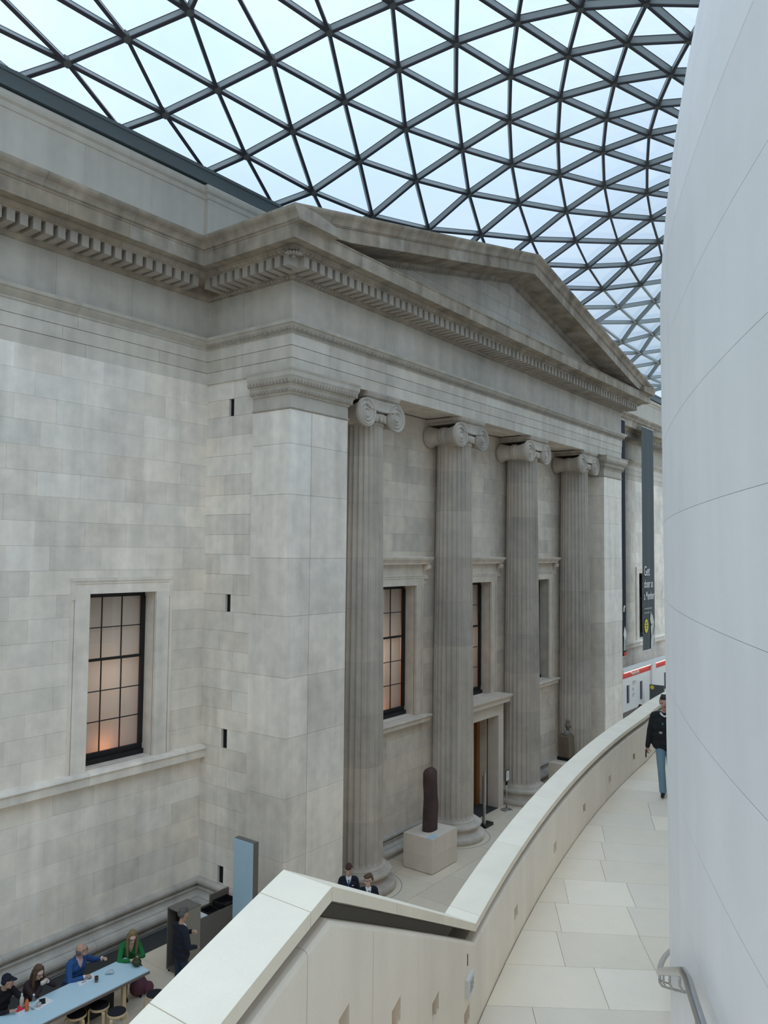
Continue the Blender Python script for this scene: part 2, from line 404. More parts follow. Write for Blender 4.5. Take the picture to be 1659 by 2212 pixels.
# porch back wall
CW = [18.69, 23.31, 27.95]; WINB = [(c-1.0, c+1.0, 3.80, 7.72) for c in CW]; DOOR = (23.31-.87, 23.31+.87, 0, 3.16)
wb = MB(); holed(wb, 14.95, 31.7, 0, 12.89, WINB+[DOOR], lambda m, a, b, p, q: m.box(a, b, YB+.02, YB+.4, p, q))
wall_back = wb.build('wall_back', 'dark_joint'); wall_back['kind'] = 'structure'
rowsB = courses([(.60, 3.80, 6), (3.80, 7.72, 8), (7.72, 12.90, 10)])
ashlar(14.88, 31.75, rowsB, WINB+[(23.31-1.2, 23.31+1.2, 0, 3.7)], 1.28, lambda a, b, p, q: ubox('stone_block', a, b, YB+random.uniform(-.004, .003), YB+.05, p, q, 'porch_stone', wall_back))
# wall beyond the portico
WIN5 = (44.25, 45.95, 3.93, 7.68)
wf = MB(); holed(wf, XE-.2, 64, 0, 12.89, [WIN5], lambda m, a, b, p, q: m.box(a, b, YW+.02, YW+.5, p, q))
wall_far = wf.build('wall_far', 'dark_joint'); wall_far['kind'] = 'structure'
ashlar(36.2, 49.5, courses([(.74, 3.66, 5), (3.93, 7.68, 7), (7.68, 12.90, 9)]), [WIN5], 1.35, lambda a, b, p, q: ubox('stone_block', a, b, YW+random.uniform(-.003, .002), YW+.05, p, q, 'wall_stone', wall_far))
# court ends, out of view, closing the hall
for nm, x in (('wall_end', -14.5), ('wall_end', 64)):
    MB().box(x, x+.5, -60, 16, 0, 18).build(nm, 'wall_stone')['kind'] = 'structure'

# the drum: panels of smooth pale limestone laid in courses with fine joints
def drum_ring(mb, z0, z1, a0, a1, n, inset=0):
    vs = []; fs = []
    for j, z in enumerate((z0, z1)):
        for i in range(n+1):
            a = a0+(a1-a0)*i/n; r = drum_r(z)-inset; vs.append((DC.x+r*math.cos(a), DC.y+r*math.sin(a), z))
    for i in range(n): fs.append((i+1, i, n+1+i, n+2+i))
    return mb.add(vs, fs)
core = MB(); core.sm = True
zz = [0, 2, 4, 6, 8, 9, 10, 10.8, 11.2, 11.6, 12, 12.4, 12.8, 13.2, 13.6, 14, 15, 17, 19.4]
for a, b in zip(zz[:-1], zz[1:]): drum_ring(core, a, b, 0, 2*PI, 180, .004)
core.lathe([(22.4, 0), (22.4, 19.3), (.1, 19.4)], (26.5, -20.8, 0), 120, caps=False)
wall_right = core.build('wall_right', 'pale_joint'); wall_right['kind'] = 'structure'
angC = math.atan2(-DC.y, -DC.x)                       # direction of the eye from the centre
zc = 8.97-.607*9; rowi = 0
while zc < 18.3:
    z1 = zc+.607; st = 2.35/DR; a = angC-.62+(.5*st if rowi % 2 else 0)
    lo = max(zc, 4.2)
    if z1 > 4.25:
        while a < angC+.10:
            p = MB(); p.sm = True; sub = 3
            zl = [lo+.0008, (lo+z1)/2, z1-.0008]
            for q0, q1 in zip(zl[:-1], zl[1:]): drum_ring(p, q0, q1, a+.00025/DR, a+st-.00025/DR, 10, .0)
            p.build('stone_panel', 'drum_stone', wall_right); a += st
    zc = z1; rowi += 1

# ------------------------------------------------------------------ floors
fl = MB().box(-14, 64, -45, 15.6, -.3, -.022); floor = fl.build('floor', 'dark_joint'); floor['kind'] = 'structure'
ys = [5.2, 6.5, 7.8, 9.1, 10.4, 11.62, 12.9, 14.56]
for r in range(len(ys)-1):
    x = 10.59-1.55*4-(.75 if r % 2 else 0)
    while x < 33:
        ubox('flagstone', x+.004, x+1.546, ys[r]+.004, ys[r+1]-.004, -.05, 0, 'court_floor_stone', floor); x += 1.55
for a, b, c, d in ((-14, 3.6, -45, 14.56), (3.6, 64, -45, 5.19), (33.6, 64, 5.2, 15.4), (3.6, 12.8, 14.57, 15.2), (12.8, 33.6, 14.57, 14.6)):
    m = 'dark_floor' if c == 14.57 else 'court_floor_stone'
    MB().box(a, b, c, d, -.03, -.004).build('floor_strip' if m == 'dark_floor' else 'floor_field', m, floor)
# the landing: rows of slabs running from parapet to drum
def row_line(t):                                      # t metres along the parapet base
    x = 6.95+t*.83/.88*.99; return Vector((x, yin(x)+.0))
landing = MB(); L0, L1 = 3.6, 27.0; pts = []
xs = [L0+(L1-L0)*i/30 for i in range(31)]
up = [(x, yin(x)+.1) for x in xs]
def drum_y(x): return DC.y+math.sqrt(max(0, DR*DR-(x-DC.x)**2))-.2
dn = [(x, drum_y(x)) for x in xs]
for i in range(30):
    landing.add([(*dn[i], LZ-.02), (*dn[i+1], LZ-.02), (*up[i+1], LZ-.02), (*up[i], LZ-.02), (*dn[i], LZ-.4), (*dn[i+1], LZ-.4), (*up[i+1], LZ-.4), (*up[i], LZ-.4)], [(0, 1, 2, 3), (7, 6, 5, 4)])
floor2 = landing.build('floor', 'dark_joint'); floor2['kind'] = 'structure'
FOC = Vector((27, -25))
def row(k):
    x = 6.95+.815*k-.0035*k*k; A = Vector((x, yin(x)-.004)); d = (FOC-A).normalized()
    m = A-DC; bq = m.dot(d); cq = m.dot(m)-(drum_r(LZ)-.05)**2; disc = bq*bq-cq
    return A, d, (-bq-math.sqrt(disc) if disc > 0 else 3.0)
FR = {-1: (.38,), 0: (.16, .64), 1: (.34, .84), 2: (.24, .70), 3: (.20, .62), 4: (.36, .84), 5: (.28, .75), 6: (.20, .66), 7: (.46, .92)}
for k in range(-2, 20):
    A, d, T = row(k); A2, d2, T2 = row(k+1); js = [(0, 0)]
    for f in FR.get(k, (.25+.5*random.random(),) if k % 2 else (.36, .76)):
        t = T*f; t2 = (A+d*t-A2).dot(d2)                     # slab ends run square to the row
        if t2 > .06 and t < T-.06: js.append((t, t2))
    js.append((T, T2))
    for (t0, u0), (t1, u1) in zip(js[:-1], js[1:]):
        q = [A+d*t0, A+d*t1, A2+d2*u1, A2+d2*u0]
        c = sum(q, Vector((0, 0)))/4; q = [p+(c-p).normalized()*.0035 for p in q]
        MB().prism([(p.x, p.y, LZ-.03) for p in q], (0, 0, .03)).build('flagstone', 'landing_stone', floor2)
# the flight up to the eye's level
st = MB()
for i in range(11):
    x0 = 6.1-.3*i; z = LZ+.16*(i+1)
    a0 = Vector((x0, yin(x0)+.05)); a1 = Vector((x0-.32, yin(x0-.32)+.05)); d = Vector((.42, -.907))
    q = [a0, a1, a1+d*1.75, a0+d*1.75]; st.prism([(p.x, p.y, z-.3) for p in q], (0, 0, .3))
q = [Vector((3.0, yin(3.0)+.05)), Vector((-2.5, .2)), Vector((-1.0, -1.2)), Vector((3.6, 1.2))]
st.prism([(p.x, p.y, LZ+.16*11-.3) for p in q], (0, 0, .3))
tag(st.build('stair_flight', 'landing_stone'), 'pale limestone steps rising from the landing towards the near parapet', 'stairs')

# ------------------------------------------------------------------ stair parapet
par = thing('parapet', 'curved pale limestone parapet with flat coping bounding the stair and landing', 'parapet', (6.5, 4.0, 0))
CW_ = .335; CT = .072
def coping(x0, x1, xs):
    m = MB(); n = len(xs); vs = []
    for x in xs:
        d = ydir(x); nrm = Vector((-d.y, d.x)); p = Vector((x, yin(x))); z = ctop(x)
        for o, dz in ((.0, 0), (CW_, 0), (CW_, -CT), (0, -CT)): vs.append((p.x, p.y+o*1.03, z+dz))
    fs = [(0, 1, 2, 3)[::-1], tuple((n-1)*4+k for k in range(4))]
    for i in range(n-1):
        for k in range(4): a, b = i*4+k, i*4+(k+1) % 4; fs.append((a, b, b+4, a+4))
    m.add(vs, fs).build('coping_stone', 'coping_stone', par)
cj = [-.5, .75, 1.9, 2.83, 3.11, 4.25, 5.45, 6.55, 6.72, 8.55, 10.5, 12.5, 14.5, 16.5, 18.5, 20.5, 22.5, 25]
for a, b in zip(cj[:-1], cj[1:]):
    a2, b2 = a+.003, b-.003; coping(a2, b2, [a2+(b2-a2)*i/5 for i in range(6)])
NICHE = [(3.24, 3.40, 6.12, 6.26), (4.18, 4.37, 5.60, 5.76), (5.16, 5.35, 5.12, 5.26), (6.16, 6.35, 4.48, 4.62)]+[(x, x+.18, 4.52, 4.65) for x in (8.22, 10.36, 12.25, 14.10, 15.98, 17.9)]
def wall_panel(x0, x1):
    m = MB(); hs = [h for h in NICHE if x0-.01 < (h[0]+h[1])/2 < x1]
    ext = lambda x, o, z: ((Vector((x, yin(x)))+Vector((-ydir(x).y, ydir(x).x))*o).to_tuple()+(z,))
    def ztop(x): return ctop(x)-.165
    base = lambda x: LZ-.02 if x > 6.5 else max(LZ-.02, ctop(x)-1.3)
    xs = sorted({x0, x1, *[v for v in (3.11, 6.55) if x0 < v < x1], *[x0+(x1-x0)*i/4 for i in range(5)], *[v for h in hs for v in h[:2]]})
    for a, b in zip(xs[:-1], xs[1:]):
        mid = (a+b)/2; h = next((h for h in hs if h[0] < mid < h[1]), None)
        zb = lambda x: base(x)
        def strip(f0, f1): m.add([ext(a, .004, f0(a)), ext(b, .004, f0(b)), ext(b, .004, f1(b)), ext(a, .004, f1(a))], [(0, 1, 2, 3)])
        sh = lambda x: ztop(x)-.035
        if h:
            strip(zb, lambda x: h[2]); strip(lambda x: h[3], sh); D = .11
            A = [ext(a, .004, h[2]), ext(b, .004, h[2]), ext(b, .004, h[3]), ext(a, .004, h[3])]; B = [ext(a, D, h[2]), ext(b, D, h[2]), ext(b, D, h[3]), ext(a, D, h[3])]
            m.add(A+B, [(4, 5, 6, 7), (0, 1, 5, 4), (1, 2, 6, 5), (2, 3, 7, 6), (3, 0, 4, 7)])
        else: strip(zb, sh)
        # rounded shoulder, then the recess under the coping, then back down the outside
        rows = [(.004, -.035), (.008, -.018), (.020, -.006), (.040, 0), (.10, .004)]
        for (o0, d0), (o1, d1) in zip(rows[:-1], rows[1:]):
            m.add([ext(a, o0, ztop(a)+d0), ext(b, o0, ztop(b)+d0), ext(b, o1, ztop(b)+d1), ext(a, o1, ztop(a)+d1)], [(0, 1, 2, 3)])
        for (o0, d0), (o1, d1) in (((.30, .09), (.30, -1.5)),): m.add([ext(a, o0, ztop(a)+d0), ext(b, o0, ztop(b)+d0), ext(b, o1, ztop(b)+d1), ext(a, o1, ztop(a)+d1)], [(0, 1, 2, 3)])
        m.add([ext(a, .30, 0), ext(b, .30, 0), ext(b, .30, ztop(b)-1.4), ext(a, .30, ztop(a)-1.4)], [(0, 1, 2, 3)])
    m.build('wall_panel', 'parapet_stone', par)
pj = [-.5, .8, 1.8, 2.81, 3.80, 4.78, 5.77, 6.77, 7.74, 8.82, 9.93, 10.94, 11.88, 12.9, 13.9, 14.9, 15.9, 16.9, 17.9, 18.9, 20, 21, 22, 23, 24, 25]
for a, b in zip(pj[:-1], pj[1:]): wall_panel(a+.0012, b-.0012)
bk = MB(); ln_ = MB(); xs = sorted([-.5+25.4*i/60 for i in range(61)]+[3.11, 6.55])
for a, b in zip(xs[:-1], xs[1:]):
    e = lambda x, z, o: (x-ydir(x).y*o, yin(x)+ydir(x).x*o, z)
    bk.add([e(a, LZ-.02, .13), e(b, LZ-.02, .13), e(b, ctop(b)-.20, .13), e(a, ctop(a)-.20, .13)], [(0, 1, 2, 3)])
    q_ = [(.095, -.162), (.27, -.158), (.27, -.0725), (.004, -.0725)]       # shade of the recess under the coping, put into a darker colour
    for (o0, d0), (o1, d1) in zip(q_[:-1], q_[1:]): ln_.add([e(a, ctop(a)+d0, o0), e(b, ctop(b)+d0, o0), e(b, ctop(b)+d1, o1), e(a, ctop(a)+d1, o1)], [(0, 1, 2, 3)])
bk.build('core', 'pale_joint', par); ln_.build('recess_shade', 'recess_shade', par)
sl = MB(); x = 6.265; d = ydir(x)
for i, (z0, z1) in enumerate(((4.99, 5.09),)):
    sl.prism([(x-.008*d.x, yin(x-.008)-.0, z0), (x+.008*d.x, yin(x+.008)-.0, z0), (x+.008*d.x, yin(x+.008)+.04, z0), (x-.008*d.x, yin(x-.008)+.04, z0)], (0, 0, z1-z0))
sl.build('key_slot', 'black_void', par)
plq = MB(); xa, xb = 6.19, 6.39
plq.prism([(xa+.012, yin(xa)-.026, 4.735), (xb+.012, yin(xb)-.026, 4.735), (xb, yin(xb)+.004, 4.735), (xa, yin(xa)+.004, 4.735)], (0, 0, .16))
pq = plq.build('wall_plaque', 'white_paint'); tag(pq, 'small white plaque fixed on the inner face of the parapet below the slot', 'plaque')
tx = MB()
for i in range(4):
    z = 4.845-.025*i; xa2, xb2 = xa+.045, xb-.03-.02*(i % 2)
    tx.prism([(xa2+.013, yin(xa2)-.029, z), (xb2+.013, yin(xb2)-.029, z), (xb2+.012, yin(xb2)-.025, z), (xa2+.012, yin(xa2)-.025, z)], (0, 0, .009))
tx.build('text_lines', 'grey_print', pq)

# ------------------------------------------------------------------ handrail on the drum wall
def on_drum(a, off, z): r = drum_r(min(z, 10))+off; return (DC.x+r*math.cos(a), DC.y+r*math.sin(a), z)
aT = angC-math.acos(DR/24.06)                          # where the eye's sight line grazes the drum
hr = thing('handrail', 'brushed steel tube handrail bracketed on the pale drum wall', 'handrail', on_drum(aT, .09, LZ))
pts = []
def rail_z(a): s = (a-aT)*DR; return min(6.575, 5.25+.5*s) if s > 0 else 5.25+.37*s
for i in range(60):
    a = aT-.095+.42*i/59; pts.append(on_drum(a, .085, rail_z(a)))
t = MB(); t.sm = True; t.tube(pts, .0245, 12); t.build('rail_tube', 'steel', hr)
for i in range(13):
    a = aT-.012+.0235*i; z = rail_z(a)
    m = MB(); m.sm = True; m.tube([on_drum(a, .085, z-.02), on_drum(a, .085, z-.075), on_drum(a, .07, z-.10), on_drum(a, .0, z-.11)], .007, 8); m.build('bracket', 'steel', hr)
a = aT+.004; p0 = on_drum(a, .0, 4.42)
bx = MB(); bx.box(p0[0]-.03, p0[0]+.03, p0[1]-.01, p0[1]+.07, 4.40, 4.47); bx.box(p0[0]-.015, p0[0]+.015, p0[1]+.0, p0[1]+.05, 4.47, 4.50)
tag(bx.build('wall_fitting', 'black_paint'), 'small black fitting low on the drum wall under the handrail', 'fitting')

# ------------------------------------------------------------------ base mouldings and string course
def base_prof(h=.76, pr=.0):
    k = h/.76
    return [(o, z*k) for o, z in ((0, .76), (.05, .76), (.09, .748), (.118, .72), (.13, .68), (.122, .64), (.098, .61), (.055, .598), (.05, .565), (.085, .556), (.10, .545), (.10, .52), (.085, .50), (.082, .46), (.10, .41), (.14, .375), (.17, .365), (.17, .345),
            (.205, .338), (.245, .315), (.275, .27), (.285, .22), (.275, .165), (.245, .12), (.205, .10), (.19, .095), (.19, 0), (-.02, 0), (-.02, .76))]
bl = struct('baseboard_left', (8, YW, 0))
sweep_pieces('base_stone', [(3.6, YW), (XR+.05, YW), (XR+.05, 13.74)], base_prof(), 2.3, 'base_stone', bl)
bb = struct('baseboard_back', (23.3, YB, 0))
for a, b in ((14.9, 22.05), (24.57, 31.72)): sweep_pieces('base_stone', [(a, YB), (b, YB)], base_prof(.62), 1.9, 'base_stone', bb)
t1 = struct('trim_1', (8, YW, 3.7))
sweep_pieces('string_stone', [(3.0, YW), (XR+.05, YW)], [(0, 3.66), (.17, 3.66), (.175, 3.83), (.20, 3.845), (.215, 3.87), (.20, 3.90), (.10, 3.935), (0, 3.95)], 2.4, 'wall_stone', t1)
t2 = struct('trim_2', (44, YW, 3.7))
sweep_pieces('string_stone', [(34.2, YW), (50, YW)], [(0, 3.62), (.17, 3.62), (.175, 3.8), (.21, 3.85), (.10, 3.93), (0, 3.95)], 2.4, 'wall_stone', t2)

# ------------------------------------------------------------------ attic above the cornice, with the steel gutter carrying the roof
at = struct('wall_attic', (20, 15.9, 16)); ax = [-8, 3.0, 5.2, 7.4, 9.6, 11.4, 13.05]
for a, b in zip(ax[:-1], ax[1:]): MB().box(a+.002, b-.002, 15.9, 16.3, 15.9, 17.95).build('attic_slab', 'attic_stone', at)
for a, b in zip([13.05, 16, 19, 22, 25, 28, 31, 33.8], [16, 19, 22, 25, 28, 31, 33.8]): MB().box(a+.002, b-.002, 15.78, 16.3, 15.9, 17.95).build('attic_slab', 'attic_stone', at)
for a, b in zip([33.8, 37, 41, 45, 49], [37, 41, 45, 49, 64]): MB().box(a+.002, b-.002, 15.9, 16.3, 15.9, 17.95).build('attic_slab', 'attic_stone', at)
ac = [(-.05, 17.86), (.03, 17.88), (.05, 17.93), (.06, 17.98), (.13, 18.02), (.16, 18.08), (.16, 18.16), (.12, 18.2), (-.3, 18.2), (-.3, 17.86)]
sweep_pieces('attic_coping', [(-8, 15.9), (13.05, 15.9), (13.05, 15.78), (33.8, 15.78), (33.8, 15.9), (64, 15.9)], ac, 3.2, 'attic_stone', at)
gt = MB(); gt.box(-14, 64, 15.74, 16.5, 18.26, 18.62); gt.box(-14, 64, 15.70, 15.76, 18.56, 18.64); gt.box(-14, 64, 16.0, 16.4, 18.18, 18.27)
g = gt.build('trim_3', 'gutter_paint'); g['kind'] = 'structure'

# ------------------------------------------------------------------ entablature: architrave, frieze, dentil cornice
ent = thing('entablature', 'grey stone entablature with plain frieze and dentil cornice running round portico and wall', 'entablature', (XR, YF, 12.9))
f1 = [(0, 12.90), (.0, 13.188), (-.3, 13.188), (-.3, 12.90)]
f2 = [(.012, 13.196), (.012, 13.476), (-.3, 13.476), (-.3, 13.196)]
f3 = [(.024, 13.484), (.024, 13.75), (-.3, 13.75), (-.3, 13.484)]
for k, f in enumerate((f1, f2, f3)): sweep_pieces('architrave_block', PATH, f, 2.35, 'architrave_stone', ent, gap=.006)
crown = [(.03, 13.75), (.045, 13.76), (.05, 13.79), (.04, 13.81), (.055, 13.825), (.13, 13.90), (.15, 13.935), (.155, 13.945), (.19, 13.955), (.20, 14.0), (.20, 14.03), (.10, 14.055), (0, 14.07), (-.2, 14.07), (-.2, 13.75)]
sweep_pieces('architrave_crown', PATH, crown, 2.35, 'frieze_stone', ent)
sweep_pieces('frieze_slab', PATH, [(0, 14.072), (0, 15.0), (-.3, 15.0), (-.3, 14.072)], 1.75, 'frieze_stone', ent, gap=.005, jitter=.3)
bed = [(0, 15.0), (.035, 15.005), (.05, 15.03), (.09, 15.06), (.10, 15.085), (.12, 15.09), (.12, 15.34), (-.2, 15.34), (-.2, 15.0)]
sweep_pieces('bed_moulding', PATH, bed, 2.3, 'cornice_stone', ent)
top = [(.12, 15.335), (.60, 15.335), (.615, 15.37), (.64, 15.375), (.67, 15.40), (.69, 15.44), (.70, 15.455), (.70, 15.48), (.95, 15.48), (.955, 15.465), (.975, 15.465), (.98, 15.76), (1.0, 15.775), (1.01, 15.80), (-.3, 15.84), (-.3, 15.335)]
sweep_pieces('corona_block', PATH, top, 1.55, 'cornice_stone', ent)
sima = [(.99, 15.80), (1.0, 15.815), (1.03, 15.835), (1.035, 15.855), (1.045, 15.90), (1.075, 15.95), (1.12, 15.99), (1.15, 16.03), (1.16, 16.07), (1.16, 16.10), (1.12, 16.11), (.55, 16.11), (-.3, 16.0), (-.3, 15.80)]
SL_ = [(2.0, YW), (XR, YW), (XR, YF+.0)]
# the gutter moulding runs along wall and return only; on the front it climbs the pediment
def mitre_end(path, prof, name, step):
    sweep_pieces(name, path, prof, step, 'cornice_stone', ent)
mitre_end([(2.0, YW), (XR, YW), (XR, YF-1.16)], sima, 'gutter_moulding', 1.9)
mitre_end([(XE, YF-1.16), (XE, YW), (56, YW)], sima, 'gutter_moulding', 1.9)
# dentils, one by one
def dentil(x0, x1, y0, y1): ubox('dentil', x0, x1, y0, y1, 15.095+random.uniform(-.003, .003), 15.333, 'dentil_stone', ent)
P_ = .2667; wd = .165
x = 7.52-P_*14
while x < 12.1: dentil(x-wd, x, YW-.60+random.uniform(-.01, .012), YW-.12); x += P_
y = 14.89
while y > 11.95+P_: dentil(XR-.60+random.uniform(-.008, .008), XR-.12, y-wd, y); y -= P_
x = 12.775
while x < 34.2: dentil(x-wd, x, YF-.60+random.uniform(-.006, .006), YF-.12); x += P_
x = 36.6
while x < 51: dentil(x-wd, x, YW-.60, YW-.12); x += P_
ros = MB()
for k in range(7):
    a = PI*.25+(k-3)*.42; ros.ell((12.30+.13*math.cos(a+PI), 11.94+.13*math.sin(a+PI), 15.30), (.085, .035, .035), 6, 4, Matrix.Rotation(a, 3, 'Z'))
ros.ell((12.33, 11.97, 15.29), (.05, .05, .05)); ros.build('corner_palmette', 'dentil_stone', ent)
# enriched mouldings of the portico (carved eggs and leaves)
EP = [(XR, 15.40), (XR, YF), (XE, YF), (XE, 15.4)]
def carve(name, mb, parent, mat='dentil_stone'): o = mb.build(name, mat, parent); o['kind'] = 'stuff'; return o
carve('carved_eggs', eggs(MB(), EP, .095, 13.875, .155, (.05, .045, .055)), ent)
carve('carved_beads', eggs(MB(), EP, .05, 13.785, .09, (.034, .02, .02), False), ent)
carve('carved_leaves', eggs(MB(), EP, .075, 15.05, .12, (.042, .035, .042)), ent)
carve('carved_leaves', eggs(MB(), EP, .655, 15.405, .13, (.046, .04, .04)), ent, 'cornice_stone')

# ------------------------------------------------------------------ pediment
ped = thing('pediment', 'low triangular stone pediment over the portico with raking cornice and plain tympanum', 'pediment', (23.31, YF, 15.8))
XM = 23.315; HW = XM-(XR-1.16); SLP = (18.62-16.10)/HW
def rake(prof, name, step, mat, x0=None):
    """prof: (offset, height below the raking top line); pieces cut plumb"""
    for sgn in (-1, 1):
        n = max(1, round(HW/step)); us = [HW*i/n for i in range(n+1)]
        for a, b in zip(us[:-1], us[1:]):
            vs = []; a2 = a+.003 if a > 0 else 0; b2 = b-.003 if b < HW else HW
            for u in (a2, b2):
                for o, h in prof:
                    uu = u-(1.16-o) if u > HW-.01 else u              # the lowest stone is mitred into the return
                    vs.append((XM+sgn*uu, YF-o, max(18.62-SLP*uu+h, 15.80+.002*o)))
            k = len(prof); fs = [list(range(k)), list(range(k, 2*k))[::-1]]+[(i, k+i, k+(i+1) % k, (i+1) % k) for i in range(k)]
            if sgn < 0: fs = [f[::-1] for f in fs]
            MB().add(vs, fs).build(name, mat, ped)
rake([(.99, -.29), (1.0, -.275), (1.03, -.255), (1.035, -.235), (1.05, -.19), (1.08, -.14), (1.12, -.10), (1.15, -.06), (1.16, -.03), (1.16, 0), (1.12, .01), (.4, .02), (.4, -.29)], 'raking_gutter_stone', 1.25, 'cornice_stone')
rake([(.98, -.61), (.975, -.295), (.3, -.295), (-.2, -.295), (-.2, -.60), (.955, -.60), (.955, -.61)], 'raking_corona_stone', 1.1, 'cornice_stone')
rake([(0, -.76), (.03, -.755), (.06, -.72), (.12, -.67), (.14, -.63), (.15, -.60), (-.2, -.60), (-.2, -.76)], 'raking_bed_moulding', 2.3, 'cornice_stone')
ev = MB()
for sgn in (-1, 1):
    u = .1
    while u < HW-1.6:
        ev.ell((XM+sgn*u, YF-.085, 18.62-SLP*u-.69), (.045, .04, .05), 6, 4); u += .14
carve('carved_leaves', ev, ped)
# tympanum slabs
def clip(poly, f):
    out = []
    for i in range(len(poly)):
        a, b = poly[i], poly[(i+1) % len(poly)]; fa, fb = f(a), f(b)
        if fa >= 0: out.append(a)
        if fa*fb < 0: t = fa/(fa-fb); out.append((a[0]+(b[0]-a[0])*t, a[1]+(b[1]-a[1])*t))
    return out
z = 15.8; r = 0
while z < 18.0:
    x = XR+(.0 if r % 2 else -.7)
    while x < XE:
        p = [(x+.003, z+.003), (x+1.5-.003, z+.003), (x+1.5-.003, z+.42-.003), (x+.003, z+.42-.003)]
        for s in (-1, 1): p = clip(p, lambda q, s=s: 18.62-.62-SLP*s*(q[0]-XM)-q[1]) if p else p
        if len(p) > 2: MB().prism([(q[0], YF-.02+random.uniform(-.003, .003), q[1]) for q in p], (0, .2, 0)).build('tympanum_slab', 'frieze_stone', ped)
        x += 1.5
    z += .42; r += 1
MB().prism([(XR-.5, YF+.05, 15.8), (XE+.5, YF+.05, 15.8), (XM, YF+.05, 18.3)], (0, .3, 0)).build('backing', 'dark_joint', ped)
rf = MB()
for sgn in (-1, 1): rf.add([(XM, YF-.4, 18.60), (XM+sgn*HW*.93, YF-.4, 16.26), (XM+sgn*HW*.93, 15.6, 16.26), (XM, 15.6, 18.60)], [(0, 1, 2, 3)])
rf.build('roof_slope', 'gutter_paint', ped)

# ------------------------------------------------------------------ porch ceiling between columns
pc = struct('trim_4', (23.3, 13.1, 12.95)); MB().box(14.5, 32.2, YF+.02, YW, 12.93, 13.1).build('porch_soffit', 'porch_stone', pc)
xs = [14.9, *COLX, 31.73]
for a, b in zip(xs[:-1], xs[1:]):
    m = MB(); x0, x1 = (a+.95 if a > 15 else a+.3), (b-.95 if b < 31 else b-.3); y0, y1 = 12.95, 13.45
    for q in ((x0, x1, y0, y0+.06), (x0, x1, y1-.06, y1), (x0, x0+.06, y0+.06, y1-.06), (x1-.06, x1, y0+.06, y1-.06)): m.box(q[0], q[1], q[2], q[3], 12.895, 12.935)
    m.build('soffit_panel_frame', 'porch_stone', pc)

# ------------------------------------------------------------------ end pilasters
def pilaster(x0, x1, split, label):
    t = thing('pilaster', label, 'pilaster', ((x0+x1)/2, (YF+YB)/2, 0), 'end pilasters of the portico')
    zj = [.0, .74, 1.78, 3.16, 4.5, 5.85, 7.24, 8.56, 10.03, 11.2, 12.0]
    for a, b in zip(zj[:-1], zj[1:]):
        e = random.uniform(-.003, .003)
        if split:
            ubox('stone_block', x0+e, split-.006, YF+e, YB-.003, a+.003, b-.003, 'wall_stone', t); ubox('stone_block', split+.006, x1, YF+e-.004, YB-.003, a+.003, b-.003, 'wall_stone', t)
        else: ubox('stone_block', x0+e, x1, YF+e, YB-.003, a+.003, b-.003, 'wall_stone', t)
    MB().box(x0+.06, x1-.06, YF+.06, YB, .05, 12.85).build('core', 'dark_joint', t)
    pth = [(x0, YB-.01), (x0, YF), (x1, YF), (x1, YB-.01)]
    sweep(MB(), pth, base_prof()).build('base_moulding', 'base_stone', t)
    cap = [(-.1, 12.0), (0, 12.005), (.02, 12.01), (.03, 12.03), (.02, 12.05), (.005, 12.06), (.0, 12.34), (.03, 12.345), (.035, 12.37), (.06, 12.40), (.09, 12.46), (.10, 12.52), (.115, 12.53), (.125, 12.56), (.17, 12.64), (.20, 12.71), (.215, 12.73), (.215, 12.83), (.23, 12.86), (.24, 12.895), (-.1, 12.895)]
    c = sweep(MB(), pth, cap).build('capital', 'frieze_stone', t)
    carve('carved_eggs', eggs(MB(), pth, .075, 12.445, .115, (.045, .04, .06)), c)
    carve('carved_leaves', eggs(MB(), pth, .16, 12.635, .105, (.044, .05, .075)), c)
    carve('carved_beads', eggs(MB(), pth, .025, 12.03, .05, (.018, .018, .018), False), c)
pilaster(XR-.01, 14.90, 13.58, 'near end pilaster of grey blocks at the corner with the slotted return wall')
pilaster(31.73, XE, None, 'far end pilaster of grey blocks beside the hanging banners')

